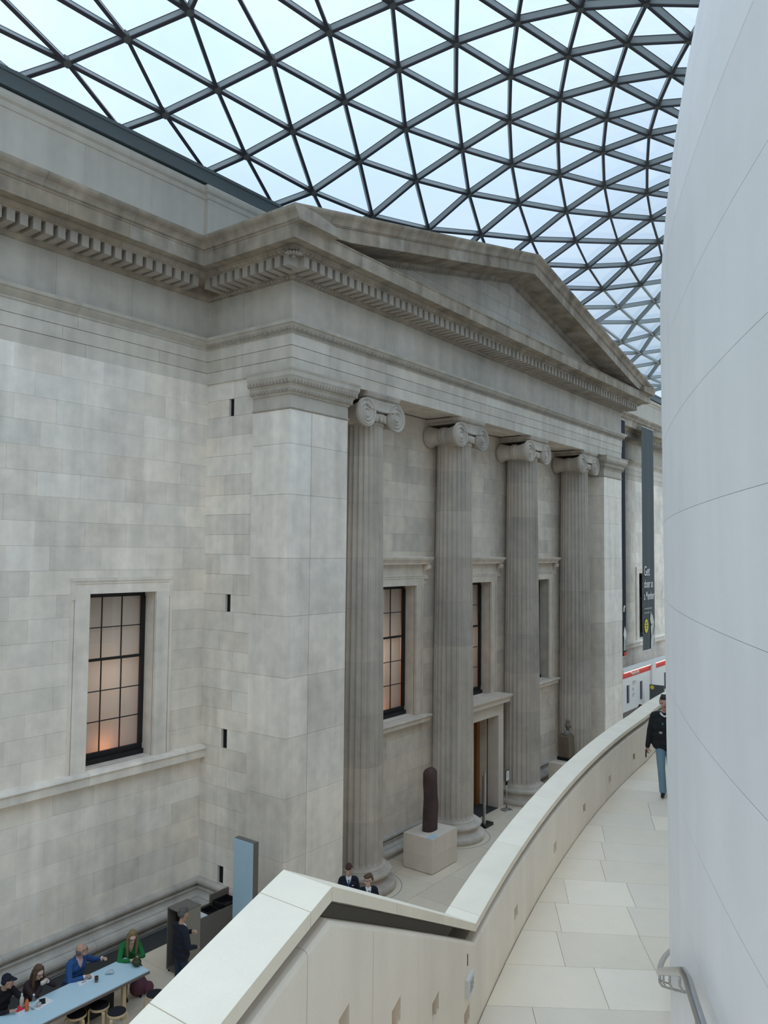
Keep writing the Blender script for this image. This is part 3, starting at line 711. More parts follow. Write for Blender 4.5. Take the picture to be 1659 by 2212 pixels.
# ------------------------------------------------------------------ columns
def column(cx, label):
    t = thing('column', label, 'column', (cx, 13.18, 0), 'fluted columns of the portico')
    yc = 13.18
    b = MB(); b.sm = False
    b.lathe([(.985, 0), (.985, .02), (1.0, .05), (1.005, .10), (.985, .16), (.93, .195), (.86, .205), (.845, .225), (.80, .26), (.775, .31), (.775, .345), (.80, .365), (.83, .37), (.835, .385), (.87, .395), (.885, .43), (.875, .475), (.83, .505), (.76, .515), (.75, .535), (.715, .545), (.71, .575), (.68, .60), (.655, .63), (.645, .67), (.60, .67)], (cx, yc, 0), 72)
    b.build('base', 'column_stone', t)
    zj = [.63, 1.78, 3.16, 4.49, 5.86, 7.23, 8.57, 10.02, 11.25, 12.1]
    def rad(z): return .645-.105*((z-.63)/11.5)**1.35
    NF, K = 24, 8
    def ring(z, dep):
        out = []; R0 = rad(z)
        for i in range(NF*K):
            u = (i % K)/K*2-1+1/K; q = abs(u)/.84; d = dep*math.sqrt(max(0, 1-q*q)) if q < 1 else 0
            a = 2*PI*(i/(NF*K)); out.append((cx+(R0-d)*math.cos(a), yc+(R0-d)*math.sin(a), z))
        return out
    for a, b2 in zip(zj[:-1], zj[1:]):
        m = MB(); a2, c2 = a+.0016, b2-.0016; D = .052; rs = [(a2, D), (c2, D)]
        if a == zj[0]: rs = [(a2, 0), (a2+.03, 0), (a2+.05, D*.7), (a2+.09, D), (c2, D)]
        if b2 == zj[-1]: rs = [(a2, D), (c2-.09, D), (c2-.05, D*.75), (c2-.02, 0), (c2, 0)]
        vs = []
        for z, d in rs: vs += ring(z, d)
        n = NF*K; fs = []
        for j in range(len(rs)-1):
            for i in range(n): p, q = j*n+i, j*n+(i+1) % n; fs.append((p, q, q+n, p+n))
        # seat a thin inner core so the joint reads dark
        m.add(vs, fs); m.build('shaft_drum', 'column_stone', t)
    MB().lathe([(rad(max(z, .63))-.060, z) for z in (.5, 1.5, 3, 4.5, 6, 7.5, 9, 10.5, 12.12)], (cx, yc, 0), 48).build('core', 'dark_joint', t)
    # capital
    cap = MB(); cap.sm = True
    cap.lathe([(.53, 12.09), (.565, 12.10), (.575, 12.12), (.565, 12.14), (.55, 12.15), (.57, 12.2), (.64, 12.28), (.66, 12.36), (.60, 12.40)], (cx, yc, 0), 40)
    c = cap.build('capital', 'column_stone', t)
    eg = MB()
    for k in range(22):
        a = 2*PI*(k+.5)/22; eg.ell((cx+.615*math.cos(a), yc+.615*math.sin(a), 12.255), (.045, .065, .10), 8, 5, Matrix.Rotation(a, 3, 'Z'))
        a = 2*PI*k/22; eg.ell((cx+.61*math.cos(a), yc+.61*math.sin(a), 12.26), (.03, .014, .10), 6, 4, Matrix.Rotation(a, 3, 'Z'))
    eg.build('egg_and_dart', 'column_stone', c)
    VX, VZ, VF, VR = .645, 12.355, 12.5, .375
    for s in (-1, 1):
        v = MB(); v.sm = True; cc = (cx+s*VX, VF, VZ); NR, NT = 30, 60; vs = []
        for j in range(NR+1):
            r = VR*j/NR
            for i in range(NT):
                th = 2*PI*i/NT; ph = r/.108+s*th/(2*PI); g = .5-.5*math.cos(2*PI*ph); y = .048*g
                if r < .07: y = -.012*math.sqrt(1-(r/.07)**2)+.004
                if r > VR-.028: y = .006
                e = .045*(1-r/VR)                                   # the eye sits a little low
                vs.append((cc[0]+r*math.cos(th)*(.96 if r > VR*.8 else .98), VF+y, cc[2]-e+r*math.sin(th)))
        for i in range(NT): th = 2*PI*i/NT; vs.append((cc[0]+VR*.96*math.cos(th), VF+.10, cc[2]+VR*math.sin(th)))
        fs = [(j*NT+i, j*NT+(i+1) % NT, (j+1)*NT+(i+1) % NT, (j+1)*NT+i) for j in range(NR+1) for i in range(NT)]
        v.add(vs, fs).build('volute', 'column_stone', c)
        bo = MB(); bo.sm = True
        bo.lathe([(.355, .09), (.34, .14), (.295, .24), (.26, .36), (.245, .50), (.248, .54), (.268, .55), (.278, .58), (.262, .605), (.276, .63), (.262, .655), (.278, .68), (.268, .71), (.248, .72), (.245, .78), (.26, .92), (.295, 1.04), (.33, 1.12), (.34, 1.20), (.30, 1.24)], (cc[0], VF, cc[2]-.01), 28, axis='y')
        bo.build('bolster', 'column_stone', c)
    # canalis: the sagging concave band that joins the two scrolls
    cn = MB(); cn.sm = True; n, mrow = 20, 8; vs = []; k = n+1
    for j in range(mrow+1):
        f = j/mrow
        for i in range(n+1):
            u = -VX+2*VX*i/n; sag = 1-(u/VX)**2; zt = VZ+VR-.025*sag; zb = VZ+.155-.085*sag
            y = .036*(math.sin(PI*f)**.7) if 0 < f < 1 else .0
            vs.append((cx+u, VF+y, zt+(zb-zt)*f))
    fs = [(j*k+i, (j+1)*k+i, (j+1)*k+i+1, j*k+i+1) for j in range(mrow) for i in range(n)]
    for i in range(n+1): u = -VX+2*VX*i/n; sag = 1-(u/VX)**2; vs += [(cx+u, VF+1.15, VZ+VR-.025*sag), (cx+u, VF+1.15, VZ+.155-.085*sag)]
    B0 = (mrow+1)*k
    for i in range(n): fs += [(i, i+1, B0+2*i+2, B0+2*i), (mrow*k+i, B0+2*i+1, B0+2*i+3, mrow*k+i+1)]
    cn.add(vs, fs).build('canalis', 'column_stone', c)
    abp = [(cx-.64, yc+.6), (cx-.64, yc-.64), (cx+.64, yc-.64), (cx+.64, yc+.6)]
    ab = sweep(MB(), abp, [(-.6, 12.71), (0, 12.715), (.01, 12.74), (.03, 12.77), (.07, 12.82), (.085, 12.85), (.09, 12.895), (-.6, 12.895)]).build('abacus', 'column_stone', c)
    carve('carved_leaves', eggs(MB(), abp, .05, 12.80, .095, (.038, .035, .042)), c, 'column_stone')
    return t
colm = column(COLX[0], 'nearest fluted column, half hidden by the near pilaster, two boys at its foot')
for x, lb in zip(COLX[1:], ('second fluted column, behind the dark red standing stone', 'third fluted column, just right of the doorway', 'farthest fluted column, behind the brown statue fragment')):
    c = copy_tree(colm); c.location = (x, 13.18, 0); c['label'] = lb
# paved rings round the column feet
for x in COLX:
    m = MB(); m.lathe([(1.14, .002), (1.16, .002), (1.16, .004), (1.14, .004), (1.14, .002)], (x, 13.18, 0), 64, caps=False); m.build('floor_ring', 'dark_joint', floor)

# ------------------------------------------------------------------ windows
def window(nm, x0, x1, yw, z0, z1, lit, hood=False, sill=None, recess=.40):
    W = struct(nm, ((x0+x1)/2, yw, z0)); ys = yw+recess
    # stone reveals
    for a, b, c, d, nme in ((x0-.12, x0+.006, z0, z1, 'jamb'), (x1-.006, x1+.12, z0, z1, 'jamb'), (x0-.12, x1+.12, z1-.006, z1+.12, 'lintel')):
        MB().box(a, b, yw+.03, ys+.12, c, d).build(nme, 'porch_stone' if hood else 'wall_stone', W)
    MB().box(x0-.12, x1+.12, yw+.03, ys+.12, z0-.12, z0+.006).build('sill_slab', 'wall_stone', W)
    # surround with ears
    t_ = .06; fw = .42 if not hood else .34; sm = 'wall_stone' if not hood else 'porch_stone'
    MB().box(x0-fw, x1+fw, yw-t_, yw+.03, z1, z1+.34).build('surround_head', sm, W)
    for s, a in ((-1, x0), (1, x1)):
        lo, hi = (a-fw+.06, a) if s < 0 else (a, a+fw-.06)
        MB().box(lo, hi, yw-t_, yw+.03, z0-.02, z1).build('surround_jamb', sm, W)
        lo, hi = (a-fw-.03, a-fw+.07) if s < 0 else (a+fw-.07, a+fw+.03)
        m = MB(); m.box(lo+.004, hi-.004, yw-t_-.02, yw+.028, z1-.12, z1+.345); m.box(lo+(.004 if s < 0 else .03), hi-(.03 if s < 0 else .004), yw-t_-.005, yw+.03, z0-.02, z1-.12)
        m.build('surround_edge', sm, W)
    m = MB(); m.box(x0-fw-.03, x1+fw+.03, yw-t_-.03, yw+.03, z1+.28, z1+.35); m.box(x0-fw-.01, x1+fw+.01, yw-t_-.015, yw+.03, z1+.22, z1+.28); m.build('surround_edge', sm, W)
    if hood:
        hc = (x0+x1)/2; hw = 1.56; m = MB()
        MB().box(x0-.36, x1+.36, yw-.05, yw+.03, z1+.35, z1+.62).build('hood_frieze', sm, W)
        pth = [(hc-hw, yw+.03), (hc-hw, yw-.02), (hc+hw, yw-.02), (hc+hw, yw+.03)]
        pr = [(-.02, z1+.62), (.06, z1+.62), (.09, z1+.645), (.22, z1+.65), (.225, z1+.70), (.245, z1+.71), (.26, z1+.74), (.30, z1+.78), (.325, z1+.83), (.33, z1+.86), (.0, z1+.90), (-.02, z1+.9)]
        sweep(MB(), [(hc-hw+.33, yw+.03), (hc-hw+.33, yw), (hc+hw-.33, yw), (hc+hw-.33, yw+.03)], pr).build('hood', sm, W)
        for s in (-1, 1):
            xc = hc+s*1.455; br = MB(); br.sm = False
            # console: two opposed scrolls in side view, extruded across
            prof = [(0, .0), (.20, .0), (.235, -.04), (.24, -.10), (.205, -.15), (.15, -.18), (.115, -.25), (.10, -.33), (.125, -.38), (.12, -.44), (.07, -.47), (.03, -.50), (.02, -.58), (0, -.62)]
            br.prism([(xc-.075, yw+.02-o, z1+.65+h) for o, h in prof], (.15, 0, 0))
            br.lathe([(.085, -.085), (.085, .085)], (xc, yw-.150, z1+.55), 12, axis='x'); br.lathe([(.035, -.10), (.035, .10)], (xc, yw-.150, z1+.55), 10, axis='x')
            br.lathe([(.06, -.085), (.06, .085)], (xc, yw-.065, z1+.22), 10, axis='x')
            br.ell((xc, yw-.03, z1+.08), (.07, .05, .09), 6, 5); br.build('console', sm, W)
    if sill:
        a, b, zt, zb, pr = sill
        sweep(MB(), [(a, yw+.03), (a, yw), (b, yw), (b, yw+.03)], [(-.05, zb), (pr*.72, zb), (pr*.75, zb+.10), (pr*.9, zb+.13), (pr, zb+.16), (pr*.95, zb+.2), (0, zt), (-.05, zt)]).build('sill', sm, W)
    # sash
    def bar(a, b, c, d, y0, y1, n='sash_rail'): ubox(n, a, b, y0, y1, c, d, 'black_paint', W)
    zm = z0+.18+(z1-z0-.28)*.60
    bar(x0, x1, z0, z0+.12, ys-.10, ys+.06, 'sill_rail')
    bar(x0, x1, z0+.12, z0+.24, ys-.03, ys+.03); bar(x0, x1, z1-.11, z1, ys-.02, ys+.06); bar(x0+.09, x1-.09, zm-.03, zm+.03, ys-.03, ys+.04)
    for a, b in ((x0, x0+.085), (x1-.085, x1)): bar(a, b, z0+.24, z1-.11, ys-.05, ys+.05, 'sash_stile')
    gx = [x0+.085+(x1-x0-.17)*i/3 for i in range(4)]
    for lo, hi, n, yy in ((z0+.24, zm-.03, 3, ys-.005), (zm+.03, z1-.11, 2, ys+.02)):
        for xg in gx[1:3]: bar(xg-.011, xg+.011, lo, hi, yy-.012, yy+.012, 'glazing_bar')
        gz = [lo+(hi-lo)*i/n for i in range(n+1)]
        for zg in gz[1:-1]: bar(gx[0], gx[3], zg-.011, zg+.011, yy-.010, yy+.010, 'glazing_bar')
        for i in range(3):
            for j in range(n): ubox('pane', gx[i]+.011, gx[i+1]-.011, yy-.003, yy+.003, gz[j]+.011, gz[j+1]-.011, 'window_glass', W)
    # blind, and the dark room behind it
    MB().box(x0+.01, x1-.045, ys+.10, ys+.105, z0+.1, z1-.06).build('blind', 'blind' if lit else 'kiosk_laminate', W)
    m = MB(); y1 = ys+1.3
    m.add([(x0-.3, ys+.07, z0-.3), (x1+.3, ys+.07, z0-.3), (x1+.3, y1, z0-.3), (x0-.3, y1, z0-.3), (x0-.3, ys+.07, z1+.3), (x1+.3, ys+.07, z1+.3), (x1+.3, y1, z1+.3), (x0-.3, y1, z1+.3)], [(0, 1, 2, 3), (4, 5, 6, 7), (1, 2, 6, 5), (2, 3, 7, 6), (3, 0, 4, 7)])
    m.build('room', 'kiosk_light', W)
    MB().box(x1-.012, x1-.008, ys+.08, ys+.5, z0, z1).build('shutter', 'door_wood_light', W)
    if lit:
        l = bpy.data.lights.new('room_lamp', 'POINT'); l.energy = lit*.5; l.color = (1, .45, .2); l.shadow_soft_size = .12
        lo = bpy.data.objects.new('room_lamp', l); COL.objects.link(lo); lo.parent = W; lo.location = Vector((x0+.45*(x1-x0), ys+.42, z0+.30))-W.location
        l = bpy.data.lights.new('room_lamp', 'POINT'); l.energy = lit*1.7; l.color = (1, .92, .86); l.shadow_soft_size = .3
        lo = bpy.data.objects.new('room_lamp', l); COL.objects.link(lo); lo.parent = W; lo.location = Vector((x0+.5*(x1-x0), ys+1.0, z0+1.9))-W.location
    return W
LIT = 34
window('window_1', WIN1[0], WIN1[1], YW, WIN1[2]+.02, WIN1[3], LIT)
for i, (c, lit) in enumerate(zip(CW, (LIT, LIT*.7, 0))):
    window('window_%d' % (i+2), c-1.0, c+1.0, YB, 3.80, 7.72, lit, True, (c-1.42, c+1.42, 3.80, 3.57, .24) if i != 1 else None)
window('window_5', WIN5[0], WIN5[1], YW, WIN5[2]+.02, WIN5[3], 0)

# ------------------------------------------------------------------ portal and timber door
D = struct('door_1', (23.31, YB, 0)); dx0, dx1 = 23.31-.86, 23.31+.86; yf = 13.33
for a, b in ((23.31-1.22, dx0), (dx1, 23.31+1.22)): MB().box(a, b, yf, YB+.03, 0, 3.15).build('portal_jamb', 'pedestal_stone', D)
MB().box(23.31-1.22, 23.31+1.22, yf, YB+.03, 3.152, 3.52).build('portal_lintel', 'pedestal_stone', D)
sweep(MB(), [(23.31-1.22, YB+.03), (23.31-1.22, yf), (23.31+1.22, yf), (23.31+1.22, YB+.03)], [(-.3, 3.52), (.03, 3.522), (.06, 3.55), (.16, 3.57), (.17, 3.68), (.19, 3.70), (.235, 3.77), (.24, 3.83), (-.3, 3.83)]).build('portal_cornice', 'pedestal_stone', D)
m = MB(); m.add([(22, yf, 3.831), (24.62, yf, 3.831), (24.62, YB+.02, 3.835), (22, YB+.02, 3.835)], [(0, 1, 2, 3)]); m.build('portal_top', 'porch_stone', D)
for a, b in ((dx0-.1, dx0), (dx1, dx1+.1)): MB().box(a, b, YB, YB+1.2, 0, 3.16).build('passage_wall', 'porch_stone', D)
MB().box(dx0-.1, dx1+.1, YB, YB+1.2, 3.16, 3.3).build('passage_ceiling', 'porch_stone', D)
MB().box(dx0, dx1, yf, YB+1.2, .001, .004).build('threshold', 'dark_floor', D)
MB().box(dx1-.20, dx1, YB+.32, YB+.44, 0, 3.16).build('door_frame', 'door_wood_light', D)
MB().box(dx0, dx0+.20, YB+.32, YB+.44, 0, 3.16).build('door_frame', 'door_wood_light', D)
for x0, x1 in ((dx0+.21, 23.305), (23.315, dx1-.30)):
    lf = MB().box(x0, x1, YB+.40, YB+.46, .02, 3.14).build('door_leaf', 'door_wood', D)
    for z0, z1 in ((.25, .95), (1.1, 1.9), (2.05, 2.95)):
        pm = MB(); pm.box(x0+.10, x1-.10, YB+.375, YB+.40, z0, z1); pm.build('door_panel', 'door_wood', lf)
MB().box(dx1-.295, dx1-.205, YB+.45, YB+.5, .02, 3.14).build('door_gap', 'black_void', D)

# ------------------------------------------------------------------ glass roof
NODES = "-5,0,-5.22,15.97;-4,0,-2.57,15.97;-3,0,0.23,15.97;-2,0,2.83,15.97;-1,0,5.43,15.97;-1,1,1.76,15.29;0,0,8.03,15.97;0,1,5.29,15.44;0,2,2.57,14.40;0,3,-0.61,13.50;1,0,10.53,15.97;1,1,8.75,15.33;1,2,5.44,14.47;1,3,2.73,13.53;1,4,-0.38,12.54;2,0,13.12,15.97;2,1,11.27,15.30;2,2,9.58,14.41;2,3,6.53,13.42;2,4,3.48,12.43;2,5,0.43,11.44;3,0,15.58,15.97;3,1,13.83,15.25;3,2,12.04,14.34;3,3,10.40,13.35;3,4,7.73,12.38;3,5,4.35,11.35;3,6,1.00,10.32;4,0,18.25,15.97;4,1,16.44,15.24;4,2,14.53,14.25;4,3,12.78,13.21;4,4,10.09,12.18;4,5,7.41,11.14;4,6,4.72,10.10;4,7,2.04,9.06;5,0,20.98,15.97;5,1,19.01,15.05;5,2,17.05,14.00;5,3,15.19,13.00;5,4,13.38,11.96;5,5,11.06,10.95;5,6,8.64,9.91;5,7,6.48,8.87;6,-12,55.41,15.97;6,-11,52.76,15.97;6,-10,50.11,15.97;6,-9,47.46,15.97;6,-8,44.81,15.97;6,-7,42.16,15.97;6,-6,39.51,15.97;6,-5,37.01,15.97;6,-4,34.42,15.97;6,-3,31.96,15.97;6,-2,29.29,15.97;6,-1,26.56,15.97;6,0,23.77,15.97;6,1,21.51,14.59;6,2,19.35,13.61;6,3,17.46,12.66;6,4,15.67,11.59;6,5,14.01,10.56;6,6,12.35,9.52;6,7,10.69,8.49;6,8,9.04,7.45;7,-9,52.97,15.23;7,-8,49.32,15.15;7,-7,45.78,15.29;7,-6,42.25,15.44;7,-5,38.79,15.33;7,-4,36.27,15.30;7,-3,33.71,15.25;7,-2,31.10,15.24;7,-1,28.53,15.05;7,0,26.03,14.59;7,1,23.80,13.89;7,2,21.64,13.08;7,3,19.73,12.17;7,4,17.89,11.24;7,5,16.19,10.17;7,6,14.60,9.14;7,7,13.27,8.09;7,8,12.12,7.05;8,-9,55.92,14.62;8,-8,52.27,14.55;8,-7,48.62,14.47;8,-6,44.97,14.40;8,-5,42.10,14.47;8,-4,39.30,14.48;8,-3,35.50,14.34;8,-2,33.01,14.25;8,-1,30.49,14.00;8,0,28.19,13.61;8,1,26.20,13.12;8,2,23.83,12.40;8,3,21.81,11.60;8,4,19.94,10.68;8,5,18.30,9.77;8,6,16.64,8.69;8,7,15.10,7.65;8,8,13.65,6.64;8,9,12.34,5.64;9,-8,55.20,13.88;9,-7,51.45,13.65;9,-6,47.74,13.48;9,-5,44.41,13.51;9,-4,41.01,13.42;9,-3,38.37,13.42;9,-2,35.72,13.30;9,-1,33.15,13.07;9,0,30.63,12.71;9,1,28.24,12.23;9,2,26.04,11.63;9,3,23.77,10.86;9,4,21.97,10.08;9,5,20.19,9.19;9,6,18.60,8.23;9,7,17.05,7.22;9,8,15.62,6.24;9,9,14.29,5.24;9,10,12.96,4.31;10,-7,54.29,12.82;10,-6,50.07,12.60;10,-5,45.89,12.43;10,-4,42.72,12.37;10,-3,40.37,12.42;10,-2,37.45,12.18;10,-1,34.92,11.98;10,0,32.51,11.68;10,1,30.19,11.26;10,2,27.95,10.73;10,3,25.80,10.10;10,4,23.74,9.33;10,5,22.04,8.55;10,6,20.47,7.70;10,7,18.89,6.76;10,8,17.49,5.80;10,9,16.10,4.85;10,10,14.69,3.99;10,11,13.28,3.13;11,-5,47.18,11.35;11,-4,44.43,11.31;11,-3,41.87,11.27;11,-2,39.17,11.05;11,-1,36.15,10.92;11,0,33.53,10.56;11,1,31.85,10.18;11,2,29.63,9.73;11,3,27.50,9.18;11,4,25.62,8.54;11,5,23.73,7.84;11,6,22.19,7.07;11,7,20.69,6.22;11,8,19.23,5.33;11,9,17.82,4.47;11,10,16.42,3.61;11,11,15.01,2.75;12,-4,46.14,10.25;12,-3,43.64,10.14;12,-2,40.89,9.93;12,-1,37.20,9.76;12,0,34.55,9.43;12,1,32.83,9.13;12,2,30.90,8.69;12,3,28.94,8.23;12,4,27.07,7.70;12,5,25.35,7.07;12,6,23.76,6.41;12,7,22.41,5.64;12,8,20.94,4.80;12,9,19.58,3.90;12,10,18.16,3.14;12,11,16.73,2.38;13,-2,42.62,8.80;13,-1,38.58,8.58;13,0,35.58,8.31;13,1,33.59,8.05;13,2,32.25,7.67;13,3,30.49,7.22;13,4,28.65,6.76;13,5,26.85,6.22;13,6,25.07,5.64;13,7,23.73,5.03;13,8,22.64,4.24;13,9,21.26,3.35;13,10,19.91,2.57;14,0,36.60,7.19;14,1,34.59,6.97;14,2,33.69,6.66;14,3,31.92,6.24;14,4,30.05,5.80;14,5,28.31,5.33;14,6,26.60,4.80;14,7,24.84,4.24;14,8,23.71,3.67;14,9,22.91,2.82;15,2,35.11,5.65;15,3,33.25,5.24;15,4,31.44,4.85;15,5,29.72,4.47;15,6,27.96,3.90;15,7,26.28,3.35;15,8,24.60,2.82"
ND = {}
for s in NODES.split(';'):
    a = s.split(','); ND[(int(a[0]), int(a[1]))] = (float(a[2]), float(a[3]))
def zroof(y):
    s = max(0, min(1.3, (16-y)/14)); return 18.65+10*s*(1-s)+1.2*s
NP = {k: Vector((x, y, zroof(y))) for k, (x, y) in ND.items()}
roof = struct('ceiling', (23.8, 12, 18.6))
def norm_at(p):
    e = .05; dz = (zroof(p.y+e)-zroof(p.y-e))/(2*e); n = Vector((0, -dz, 1)); n.normalize(); return n
def inview(p):
    d = p-Vector((0, 0, ZC)); t = d.dot(F_)
    if t < .5: return False
    x = 829.5+1688.8*d.dot(R_)/t; y = 1106-1688.8*d.dot(U_)/t
    return -130 < x < 1640 and -130 < y < 900
UBs = bpy.data.meshes.new('strut'); 
um = MB(); um.mat('strut_paint').box(-.5, .5, -.42, .42, -.36, .42); um.mat('strut_dark').box(-.5, .5, -.5, .5, -.5, -.36); um.box(-.5, .5, -.5, .5, .42, .5)  # bottom and top strips coloured darker than the web
UBs.from_pydata(um.v, [], um.f); UBs.materials.append(MATS['strut_paint']); UBs.materials.append(MATS['strut_dark']); UBs.polygons.foreach_set('material_index', um.m)
edges = []
for (i, j) in NP:
    for d in ((1, 0), (0, 1), (1, 1)):
        k = (i+d[0], j+d[1])
        if k in NP:
            a, b = NP[(i, j)], NP[k]
            if a.y > 15.9 and b.y > 15.9: continue
            # the rows do not run across the middle of the side
            if (b-a).length < 5.2: edges.append((a, b))
SD, SWd = .205, .08
rest = MB(); ns_ = 0
edges.sort(key=lambda e: ((e[0]+e[1])/2-Vector((0, 0, ZC))).length)
for a, b in edges:
    p = (a+b)/2; d = b-a; L = d.length; d = d/L; n = norm_at(p); n = (n-d*n.dot(d)).normalized(); sx = d.cross(n)
    Mx = Matrix(((d.x, sx.x, n.x, p.x), (d.y, sx.y, n.y, p.y), (d.z, sx.z, n.z, p.z), (0, 0, 0, 1))) @ Matrix.Diagonal((L-.16, SWd, SD, 1))
    if ns_ < 298 and (inview(p) or inview(a) or inview(b)):
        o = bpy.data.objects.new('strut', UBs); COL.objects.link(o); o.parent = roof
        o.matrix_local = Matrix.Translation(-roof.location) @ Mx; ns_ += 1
    else:
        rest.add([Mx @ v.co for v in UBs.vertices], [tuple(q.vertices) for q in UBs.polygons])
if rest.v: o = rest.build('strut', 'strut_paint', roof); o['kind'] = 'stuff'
hub = MB(); hub.lathe([(.085, -.11), (.105, -.095), (.105, .095), (.085, .11)], (0, 0, 0), 6); hm = hub.build('node_hub', 'hub_paint', roof, loc=(0, 0, 0)); hub_me = hm.data; bpy.data.objects.remove(hm)
rest = MB(); nh = 0
for k, p in NP.items():
    n = norm_at(p)
    if inview(p) and nh < 298:
        o = bpy.data.objects.new('node_hub', hub_me); COL.objects.link(o); o.parent = roof; o.rotation_euler = n.to_track_quat('Z', 'Y').to_euler(); o.location = p-roof.location; nh += 1
tris = []
for (i, j) in NP:
    for q in (((i+1, j), (i+1, j+1)), ((i, j+1), (i+1, j+1))):
        if q[0] in NP and q[1] in NP:
            t = [NP[(i, j)], NP[q[0]], NP[q[1]]]
            if max((t[0]-t[1]).length, (t[1]-t[2]).length, (t[2]-t[0]).length) < 5.2: tris.append(t)
tris.sort(key=lambda t: ((t[0]+t[1]+t[2])/3-Vector((0, 0, ZC))).length)
npn = 0; rest = MB()
for t in tris:
    c = (t[0]+t[1]+t[2])/3; n = (t[1]-t[0]).cross(t[2]-t[0]).normalized()
    if n.z < 0: n = -n
    q = [p+(c-p).normalized()*.03+n*.115 for p in t]
    if npn < 298 and any(inview(p) for p in (c, *t)):
        MB().prism(q, n*.03).build('pane', 'roof_glass', roof); npn += 1
    else: rest.prism(q, n*.03)
if rest.v: o = rest.build('pane', 'roof_glass', roof); o['kind'] = 'stuff'

# ------------------------------------------------------------------ stones on pedestals
pd = thing('pedestal', 'two-course pale stone pedestal block under the dark red standing stone', 'pedestal', (18.68, 12.45, 0))
MB().box(18.06, 19.32, 11.98, 12.94, .02, .45).build('lower_course', 'pedestal_stone', pd); MB().box(18.06, 19.32, 11.98, 12.94, .453, .94).build('upper_course', 'pedestal_stone', pd)
MB().box(18.09, 19.29, 12.01, 12.91, 0, .02).build('plinth_gap', 'dark_joint', pd)
ss = MB(); ss.sm = True; vs = []; NA, NZ = 28, 40
for j in range(NZ+1):
    h = j/NZ; z = .94+1.72*h
    wx = .235*(1+.04*math.sin(5*h+.6))*(1 if h < .9 else math.sqrt(max(.04, 1-((h-.9)/.112)**2))); wy = .15*(1+.05*math.sin(7*h))*(1 if h < .9 else math.sqrt(max(.05, 1-((h-.9)/.105)**2)))
    for i in range(NA):
        a = 2*PI*i/NA; ca, sa = math.cos(a), math.sin(a); e = .62; rx = abs(ca)**e*(1 if ca > 0 else -1); ry = abs(sa)**e*(1 if sa > 0 else -1)
        k = 1+.035*math.sin(9*h+3*a)+.02*math.sin(17*h-2*a); vs.append((18.68+wx*rx*k+.02*math.sin(4*h), 12.47+wy*ry*k, z+.02*math.cos(a)*(1 if j == 0 else 0)*0))
fs = [[i for i in range(NA)][::-1], [NZ*NA+i for i in range(NA)]]
for j in range(NZ):
    for i in range(NA): a, b = j*NA+i, j*NA+(i+1) % NA; fs.append((a, b, b+NA, a+NA))
ss.add(vs, fs); tag(ss.build('standing_stone', 'red_stone'), 'tall dark red upright carved stone standing on a pale pedestal', 'sculpture')
lb = MB().box(18.08, 18.40, 12.02, 12.20, .94, .952); lo = lb.build('label_plate', 'blue_laminate'); tag(lo, 'small pale blue label lying on the front edge of the red stone\'s pedestal', 'label')
pd2 = thing('pedestal', 'pale stone pedestal under the brown statue fragment behind the coping', 'pedestal', (28.1, 12.65, 0))
MB().box(27.42, 28.85, 12.40, 13.0, .02, .5).build('lower_course', 'pedestal_stone', pd2); MB().box(27.42, 28.85, 12.40, 13.0, .503, .94).build('upper_course', 'pedestal_stone', pd2)
sf = thing('statue_fragment', 'brown stone statue fragment with a separate head mounted on a rod', 'sculpture', (28.25, 12.7, .94))
b = MB(); b.box(27.98, 28.52, 12.46, 12.92, .94, 1.06); b.build('dark_foot', 'black_void', sf)
b = MB(); b.prism([(28.0, 12.45, 1.06), (28.56, 12.45, 1.06), (28.52, 12.47, 1.78), (28.42, 12.48, 1.86), (28.25, 12.48, 1.90), (28.06, 12.48, 1.86), (28.0, 12.46, 1.80)], (0, .42, 0)); b.build('torso', 'brown_stone', sf)
b = MB(); b.sm = True; b.ell((28.16, 12.62, 1.92), (.10, .10, .13), 10, 8); b.ell((28.38, 12.62, 1.90), (.15, .12, .15), 10, 8); b.ell((28.46, 12.55, 1.84), (.07, .06, .10), 8, 6); b.build('shoulder', 'grey_brown_stone', sf)
b = MB(); b.sm = True; b.tube([(28.20, 12.62, 1.85), (28.20, 12.62, 2.2)], .018, 8); b.build('mount_rod', 'black_paint', sf)
b = MB(); b.sm = True; b.ell((28.32, 12.62, 2.21), (.13, .13, .15), 12, 8); b.ell((28.30, 12.62, 2.38), (.10, .10, .08), 10, 6); b.ell((28.28, 12.49, 2.18), (.04, .04, .05), 8, 6); b.build('head', 'grey_brown_stone', sf)

# ------------------------------------------------------------------ post and sign at the door
po = thing('barrier_post', 'slim silver upright panel on a square dark foot before the doorway', 'post', (22.3, 12.78, 0))
MB().box(22.12, 22.60, 12.64, 12.90, 0, .09).build('foot', 'black_paint', po); b = MB(); b.prism([(22.18, 12.72, .09), (22.24, 12.72, .09), (22.24, 12.72, 1.66), (22.18, 12.72, 1.76)], (0, .07, 0)); b.build('panel', 'steel', po); MB().box(22.18, 22.24, 12.79, 12.81, .09, 1.62).build('edge_strip', 'black_paint', po)
sg = thing('sign_stand', 'white notice in a dark frame on a steel stand beside the portal', 'sign', (24.18, 13.02, 0))
b = MB(); b.sm = True; b.lathe([(.20, 0), (.20, .012), (.17, .022), (.03, .035), (.022, .05)], (24.18, 13.02, 0), 28); b.build('foot', 'steel', sg)
b = MB(); b.sm = True; b.tube([(24.18, 13.02, .03), (24.18, 13.02, .92)], .022, 10); b.build('pole', 'steel', sg)
MB().box(24.15, 24.21, 12.99, 13.05, .84, .98).build('clamp', 'black_paint', sg)
MB().box(24.06, 24.30, 12.985, 13.005, .97, 1.33).build('frame', 'black_paint', sg)
nb = MB().box(24.08, 24.28, 12.978, 12.986, .99, 1.31).build('notice', 'white_paint', sg)
